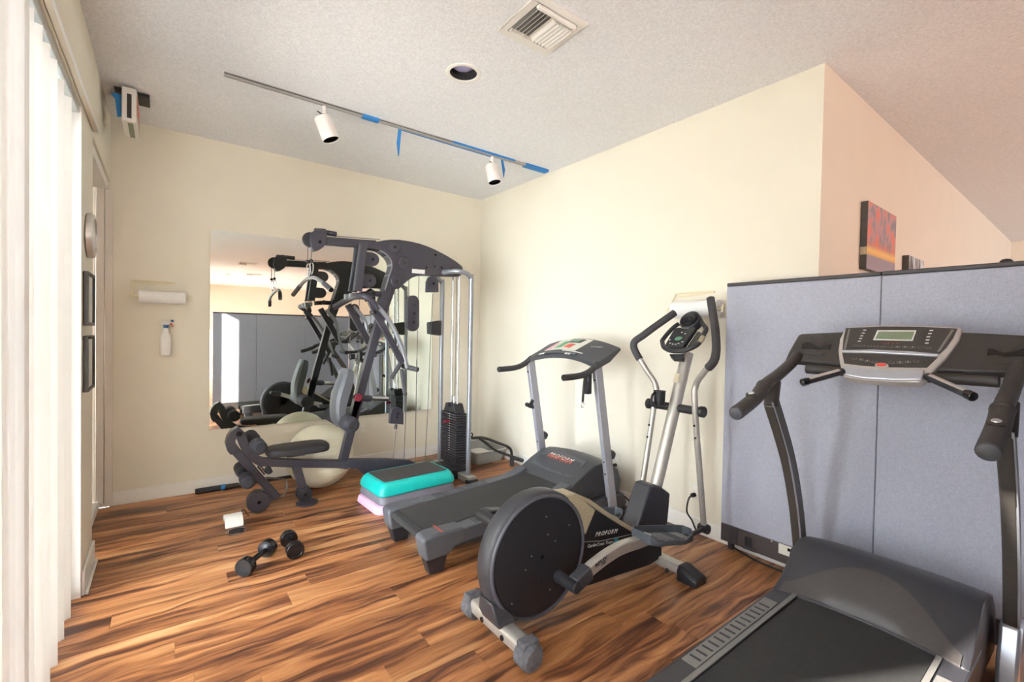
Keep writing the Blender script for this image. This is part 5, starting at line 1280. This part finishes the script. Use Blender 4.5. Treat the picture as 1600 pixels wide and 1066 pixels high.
# recessed light
def recessed(label, x, y, lit=False):
    r = .078
    t = thing('recessed_light', label, 'ceiling light', (x, y, H-.006), 'recessed ceiling lights')
    bm = B(); lathe(bm, [(r+.022, -.0005), (r+.020, -.005), (r+.006, -.008), (r, -.006), (r-.002, -.0008)], (x, y, H), (0, 0, 1), 36, False); part('trim_ring', bm, 'trim_white', t)
    return t, r
HOLES = []
def downlight(label, x, y, lit, energy=110):
    t, r = recessed(label, x, y)
    HOLES.append((x, y, r))
    bm = B()
    n = 36; rings = []
    for rr_, z in ((r, H-.004), (r*.96, H+.02), (r*.94, H+.021), (r*.92, H+.045), (r*.90, H+.046), (r*.86, H+.075)):
        rings.append([bm.verts.new((x+rr_*math.cos(2*PI*i/n), y+rr_*math.sin(2*PI*i/n), z)) for i in range(n)])
    for A, Bq in zip(rings, rings[1:]):
        for i in range(n): bm.faces.new((A[i], A[(i+1) % n], Bq[(i+1) % n], Bq[i]))
    part('baffle', bm, 'black_plastic', t)
    bm = B(); lathe(bm, [(r*.86, H+.046), (r*.8, H+.038), (r*.5, H+.026), (0, H+.022)], (x, y, 0), (0, 0, 1), 28, False); part('bulb', bm, 'lamp_on' if lit else 'lavender', t, label=None if lit else 'pale lavender reflector bulb')
    if lit:
        d = bpy.data.lights.new('downlight_lamp', 'SPOT'); d.energy = energy; d.spot_size = math.radians(115); d.spot_blend = .6; d.color = (1, .93, .85); d.shadow_soft_size = .06
        lo = bpy.data.objects.new('downlight_lamp', d); C.objects.link(lo); lo.parent = t; lo.location = (0, 0, .03)
    return t
dq = [(1.335,2.268)][0]
downlight('unlit recessed ceiling light with dark baffle in front of the air vent', dq[0], dq[1], False)
downlight('lit recessed ceiling light seen in the mirror', 2.6, -2.6, True)
downlight('added lit recessed ceiling light over the office behind the camera', 1.2, -4.6, True)  # unseen lamps from here down, added to brighten the room
downlight('added lit recessed ceiling light over the office beyond the partition', 5.2, -.9, True, 40)
downlight('added lit recessed ceiling light behind the rear partition row', 3.9, -2.6, True)
downlight('added lit recessed ceiling light near the office glass doors', .6, -2.3, True)
downlight('added lit recessed ceiling light far down the office beyond the partition', 7.8, -1.6, True, 40)
downlight('added lit recessed ceiling light in the far corner of the office', 5.2, -4.6, True)
# air vents
def vent_(label, cx, cy, s=.30, n=11, z=H):
    t = thing('air_vent', label, 'vent', (cx, cy, z-.012), 'ceiling air vents')
    h = s/2
    bm = B()
    for a, b, c_, d_ in ((-h, h, h-.035, h), (-h, h, -h, -h+.035), (-h, -h+.035, -h+.035, h-.035), (h-.035, h, -h+.035, h-.035)): box(bm, cx+a, cx+b, cy+c_, cy+d_, z-.008, z-.0005)
    part('vent_frame', bm, 'trim_white', t, .002)
    bm = B(); box(bm, cx-h+.03, cx+h-.03, cy-h+.03, cy+h-.03, z-.003, z-.001); part('vent_throat', bm, 't2_pad', t)
    k = h-.04
    for i in range(n):
        x = cx-k+2*k*(i+.5)/n; sl = -.010 if i < n//2 else .010
        bm = B(); prism(bm, [(x-sl-.0008, z-.003), (x-sl+.0008, z-.003), (x+sl*.3+.0012, z-.020), (x+sl+.001, z-.026), (x+sl-.001, z-.026), (x+sl*.3-.0012, z-.020)], 'y', cy-k+.03, cy+k-.03); part('vent_slat', bm, 'trim_white', t)
    for yy in (cy-k, cy+k-.026):
        bm = B(); prism(bm, [(yy, z-.004), (yy+.026, z-.004), (yy+.02, z-.02), (yy+.006, z-.02)], 'x', cx-k, cx+k); part('side_louver', bm, 'trim_white', t, .002)
    return t
vq = [(1.267,1.824),(1.571,1.822),(1.587,1.544),(1.285,1.583)]
vcx, vcy = sum(p[0] for p in vq)/4, sum(p[1] for p in vq)/4
vent_('white square air vent with angled slats in the ceiling nearest the camera', vcx, vcy, .31)
vent_('white ceiling air vent seen in the mirror, nearer one', 1.35, -2.4, .36)
vent_('white ceiling air vent seen in the mirror, farther one', 1.7, -4.2, .36)
# exit sign by the left wall
ex = thing('exit_sign', 'white exit sign hanging by the left wall with blue tape behind', 'exit sign', (-.13, 3.80, H))
EXX, EXY = -.185, 3.80
bm = B(); box(bm, EXX-.075, EXX+.095, EXY-.07, EXY+.10, H-.022, H-.0005); part('canopy', bm, 'dark_metal', ex, .004)
bm = B(); box(bm, EXX-.035, EXX+.035, EXY-.155, EXY+.155, H-.225, H-.020); hs_ = part('housing', bm, 'trim_white', ex, .006)
bm = B(); box(bm, EXX-.010, EXX+.012, EXY-.1565, EXY-.154, H-.205, H-.060); part('end_strip', bm, 'dark_metal', hs_, .001)
bm = B(); box(bm, EXX-.008, EXX+.018, EXY-.13, EXY+.14, H-.2265, H-.2245); part('lens', bm, 'lcd', hs_)
bm = B(); box(bm, EXX+.034, EXX+.0375, EXY-.14, EXY+.14, H-.212, H-.035); fcx = part('face_plate', bm, 'console_cream', hs_, .001)
lettering('EXIT', .15, frame((EXX+.038, EXY, H-.122), (0, 1, 0), (0, 0, 1)), 'red_button', fcx, 0, 1.05)
bm = B(); prism(bm, [(EXX-.085, H-.075), (EXX-.070, H-.062), (EXX-.036, H-.066), (EXX-.036, H-.195), (EXX-.056, H-.205), (EXX-.066, H-.10)], 'y', EXY-.126, EXY-.124); part('painter_tape', bm, 'tape_blue', ex, label='blue painter tape')
bm = B(); box(bm, EXX-.055, EXX-.036, EXY-.12, EXY-.05, H-.05, H-.022); part('bracket', bm, 'dark_metal', ex, .003)

# ---------------------------------------------------------------- things on the walls
ck = thing('wall_clock', 'round silver wall clock high on the narrow pier, seen edge-on', 'clock', (XL+.02, 3.12, 1.74))
bm = B(); lathe(bm, [(.105, 0), (.112, .005), (.112, .018), (.104, .028), (.09, .030), (.086, .022), (0, .020)], (XL+.001, 3.115, 1.735), (1, 0, 0), 40); part('case', bm, 'clock_silver', ck)
bm = B(); lathe(bm, [(.084, .0225), (0, .0232)], (XL+.001, 3.115, 1.735), (1, 0, 0), 40); part('dial', bm, 'white_label', ck)
for lab, z0_, z1_ in (('dark-framed small certificate below the clock, upper one', 1.285, 1.545), ('dark-framed small certificate below the clock, lower one', .965, 1.235)):
    t = thing('framed_certificate', lab, 'picture frame', (XL+.01, 3.1, z0_), 'certificates on the pier')
    y0, y1 = 2.965, 3.215
    bm = B()
    for a, b, c_, d_ in ((y0, y1, z0_, z0_+.014), (y0, y1, z1_-.014, z1_), (y0, y0+.014, z0_+.014, z1_-.014), (y1-.014, y1, z0_+.014, z1_-.014)): box(bm, XL+.001, XL+.021, a, b, c_, d_)
    part('frame', bm, 'frame_dark', t, .002)
    bm = B(); box(bm, XL+.001, XL+.012, y0+.013, y1-.013, z0_+.013, z1_-.013); part('print', bm, 'frame_print', t)
def towel(label, p, d, n, L, roll_r, sgn=1):
    """p: left end on wall, d: along wall, n: out of the wall"""
    p, d, n = Vector(p), Vector(d), Vector(n); z = Vector((0, 0, 1))
    t = thing('paper_towel_holder', label, 'paper towel', tuple(p+d*L/2))
    c0 = p+n*(roll_r+.02)
    bm = B(); tube(bm, [c0+d*(L+.02)-z*.0, c0-d*.03, c0-d*.035+z*.015, p-d*.035+n*.012+z*.10, p-d*.02+n*.008+z*.115, p+d*(L*.68)+n*.008+z*.115, p+d*(L*.70)+n*.006+z*.105, p-d*.015+n*.006+z*.095], .0055, 8, 3); part('wire_arm', bm, 'cream_wire', t)
    bm = B(); tube(bm, [c0+d*(L+.018)+z*.0, c0+d*(L+.028)+z*.025, c0+d*(L+.02)-z*.022], .005, 8, 3); part('arm_end', bm, 'cream_wire', t)
    bm = B(); lathe(bm, [(.019, 0), (roll_r, 0), (roll_r, L), (.019, L), (.019, L*.5)], c0, d, 32); part('paper_roll', bm, 'paper', t)
    return t
q = [(-0.1565,1.5),(0.1151,1.517)]
towel('paper towel roll on a cream wire holder on the back wall', (q[0][0], YB-.001, q[0][1]), (1, 0, 0), (0, -1, 0), q[1][0]-q[0][0], .044)
q = [(1.792,1.45),(1.452,1.441)]
towel('paper towel roll on the right wall behind the elliptical console', (XB-.001, q[0][0], q[0][1]+.01), (0, -1, 0), (-1, 0, 0), q[0][0]-q[1][0]-.03, .055)
# spray bottle hung on the back wall
sp = thing('spray_bottle', 'clear white spray bottle with red trigger hanging on the back wall', 'spray bottle', (.07, YB-.04, 1.0))
q = [(-0.0021,1.075),(-0.0055,1.217),(-0.0128,1.288),(0.0283,1.325),(-0.0522,1.308)]
bx_, bz0, bz1, bz2 = q[0][0], q[0][1], q[1][1], q[2][1]
Yb_ = YB-.043
bm = B(); hB = bz1-bz0
secs = [[(bx_+(a)*k, Yb_+b*k, z) for a, b in rrect(0, 0, .068, .05, .018, 4)] for z, k in ((bz0, .88), (bz0+.006, 1), (bz0+hB*.85, 1), (bz1+.008, .9), (bz1+.022, .55), (bz2-.012, .42), (bz2-.004, .36))]
loft(bm, secs); part('bottle_body', bm, 'bottle', sp, 0)
bm = B(); cyl(bm, (bx_, Yb_, bz2-.012), (bx_, Yb_, bz2+.012), .015, 16); part('collar', bm, 'spray_blue', sp)
bm = B(); prism(bm, [(bx_-.045, bz2+.022), (bx_-.012, bz2+.012), (bx_+.018, bz2+.012), (bx_+.035, bz2+.036), (bx_+.02, bz2+.046), (bx_-.015, bz2+.040), (bx_-.045, bz2+.032)], 'y', Yb_-.011, Yb_+.011); part('spray_head', bm, 'white_label', sp, .004)
bm = B(); prism(bm, [(bx_+.016, bz2+.030), (bx_+.03, bz2+.030), (bx_+.048, bz2+.0), (bx_+.044, bz2-.004)], 'y', Yb_-.007, Yb_+.007); part('trigger', bm, 'spray_red', sp, .002)
bm = B(); cyl(bm, (bx_+.03, Yb_, bz2+.040), (bx_+.046, Yb_, bz2+.044), .009, 12); part('nozzle', bm, 'spray_blue', sp)
bm = B(); tube(bm, [(bx_-.005, YB-.001, bz2-.005), (bx_-.005, YB-.022, bz2-.005), (bx_-.005, YB-.026, bz2+.006)], .003, 6); part('wall_hook', bm, 'alu', sp)
# wall outlets
def outlet(label, p, wall):
    x, y, z = p
    t = thing('wall_outlet', label, 'outlet', p)
    def bb(u0, u1, d0, d1, z0_, z1_):
        bm = B()
        if wall == 'back': box(bm, x+u0, x+u1, YB-d1, YB-d0, z+z0_, z+z1_)
        else: box(bm, XB-d1, XB-d0, y+u0, y+u1, z+z0_, z+z1_)
        return bm
    part('cover_plate', bb(-.035, .035, .0005, .006, -.057, .057), 'outlet', t, .002)
    for dz in (-.022, .022): part('socket', bb(-.014, .014, .006, .0075, dz-.013, dz+.013), 'trim_white', t, .001)
    return t
q = [(1.485,0.3607)][0]; outlet('cream outlet cover on the back wall below the mirror', (q[0], YB, q[1]), 'back')
q = [(1.651,0.267)][0]; oz = q; outlet('cream outlet on the right wall behind the elliptical handle', (XB, q[0], q[1]), 'right')
q = [(2.771,0.2838)][0]; outlet('cream outlet cover on the right wall behind the grey treadmill hood', (XB, q[0], q[1]), 'right')
q2 = [(2.312,0.3048)][0]; outlet('cream outlet on the right wall beside the grey treadmill upright', (XB, q2[0], q2[1]), 'right')
# power cords
cd = thing('power_cord', 'black cord plugged in behind the elliptical, trailing to the near treadmill', 'cord', (2.72, oz[0], 0))
bm = B(); cyl(bm, (XB-.040, oz[0], oz[1]-.02), (XB-.008, oz[0], oz[1]-.02), .014, 12); part('plug', bm, 'cord', cd)
fl_ = [(2.845,1.565),(2.754,1.36),(2.704,1.206),(2.702,1.079)]
bm = B(); tube(bm, [(XB-.038, oz[0], oz[1]-.02), (XB-.07, oz[0]+.005, oz[1]-.04), (XB-.075, oz[0]+.012, oz[1]-.12), (XB-.05, oz[0]-.01, .09), (XB-.045, oz[0]-.05, .03)] + [(a, b, .006) for a, b in fl_] + [(fl_[-1][0]+.01, fl_[-1][1]-.12, .006)], .0055, 8, 5); part('cable', bm, 'cord', cd)
cd2 = thing('power_cord', 'black cord coiled behind the grey treadmill upright', 'cord', (2.66, q2[0], 0))
bm = B(); cyl(bm, (XB-.038, q2[0], q2[1]-.022), (XB-.008, q2[0], q2[1]-.022), .013, 12); part('plug', bm, 'cord', cd2)
fl2 = [(2.867,2.373),(2.89,2.306),(2.772,2.144),(2.673,2.079)]
bm = B(); tube(bm, [(XB-.038, q2[0], q2[1]-.022), (XB-.08, q2[0]-.01, q2[1]-.06), (XB-.05, q2[0]-.06, .12), (XB-.10, q2[0]-.03, .04), (XB-.09, q2[0]-.14, .10), (XB-.06, q2[0]-.22, .03), (XB-.10, q2[0]-.30, .008), (XB-.2, q2[0]-.32, .007), (XB-.26, q2[0]-.22, .007)], .006, 8, 5); part('cable', bm, 'cord', cd2)

# ---------------------------------------------------------------- storage box and loose bar in the corner
BXC = (2.560, 3.915)
sb = thing('storage_box', 'clear plastic storage box on the floor in the corner', 'storage box', (*BXC, 0))
def ringz(w, d, z, r=.04): return [(BXC[0]+a, BXC[1]+b, z) for a, b in rrect(0, 0, w, d, r, 4)]
bm = B(); loft(bm, [ringz(.33, .42, .0, .05), ringz(.345, .435, .03, .05), ringz(.375, .47, .125, .05)], cap=False)
bm.verts.ensure_lookup_table(); bm.faces.new([v for v in bm.verts[:20]][::-1]); tub = part('tub', bm, 'bin', sb)
tub.modifiers.new('wall', 'SOLIDIFY').thickness = .003
bm = B(); tube(bm, [Vector(v) for v in ringz(.38, .475, .125, .05)], .006, 8, 0, True); part('rim', bm, 'white_label', sb)
bm = B(); loft(bm, [ringz(.29, .38, .006, .05), ringz(.31, .40, .045, .05)]); part('contents', bm, 'cloth_white', sb)
lb_ = thing('triceps_bar', 'dark bent V-shaped steel bar propped in the corner before the storage box', 'bar', (2.55, 3.5, 0))
qa = [(2.21,0.3288),(2.262,0.3245),(2.314,0.3194),(2.384,0.2982),(2.516,0.2405),(2.607,0.2008),(2.654,0.1619),(2.668,0.1087),(2.671,0.0711)]
qb = [(2.266,0.3295),(2.318,0.2943),(2.383,0.2417),(2.438,0.1985),(2.516,0.1605),(2.595,0.1262),(2.641,0.1079)]
bm = B(); tube(bm, [(a, 3.50, b) for a, b in qa], .0135, 10, 5); part('bent_tube', bm, 'dark_metal', lb_)
bm = B(); tube(bm, [(a, 3.475-.004*i, b) for i, (a, b) in enumerate(qb)], .0125, 10, 5); part('bent_tube', bm, 'dark_metal', lb_)
q = [(2.647,0.0978),(2.765,0.0496)]; bm = B(); cyl(bm, (q[0][0], 3.45, q[0][1]), (q[1][0], 3.45, q[1][1]), .019, 14); part('rubber_grip', bm, 'grip_rubber', lb_)
q = qa[-1]; bm = B(); cyl(bm, (q[0], 3.50, 0), (q[0], 3.50, q[1]+.02), .021, 14); part('rubber_grip', bm, 'grip_rubber', lb_)
bm = B(); q = qa[0]; tube(bm, [(q[0]-.01+.017*math.cos(a), 3.50, q[1]+.03+.017*math.sin(a)) for a in [2*PI*i/14 for i in range(14)]], .006, 8, 0, True); part('hook_eye', bm, 'black_gloss', lb_)

# wooden cabinet glimpsed past the partition in the mirror
cb = thing('wood_cabinet', 'brown wooden cabinet glimpsed at the left edge of the mirror', 'cabinet', (.30, -3.2, 0))
bm = B(); box(bm, .10, .52, -3.4, -3.0, .06, 1.15); part('body', bm, 'wood_brown', cb, .004)
bm = B(); box(bm, .09, .53, -3.41, -2.985, 1.15, 1.175); part('top', bm, 'wood_brown', cb, .004)
bm = B(); box(bm, .12, .50, -3.0, -2.985, .1, 1.12); dr = part('door', bm, 'wood_brown', cb, .003)
bm = B(); cyl(bm, (.16, -2.985, .65), (.16, -2.96, .65), .012, 12); part('knob', bm, 'alu_dull', dr)

# cut the downlight holes out of the ceiling
bm = bmesh.new()
for i, (x, y, r) in enumerate(HOLES):
    lathe(bm, [(r-.0005, H-.02), (r-.0005, H+.078)], (x, y, 0), (0, 0, 1), 36)
hm = fin(bm, 'hole_cutter', None, 0); ho = bpy.data.objects.new('hole_cutter', hm); C.objects.link(ho)
md = ceiling.modifiers.new('holes', 'BOOLEAN'); md.object = ho; md.operation = 'DIFFERENCE'; md.solver = 'EXACT'
dg = bpy.context.evaluated_depsgraph_get(); nm_ = bpy.data.meshes.new_from_object(ceiling.evaluated_get(dg))
ceiling.modifiers.clear(); ceiling.data = nm_; bpy.data.objects.remove(ho)
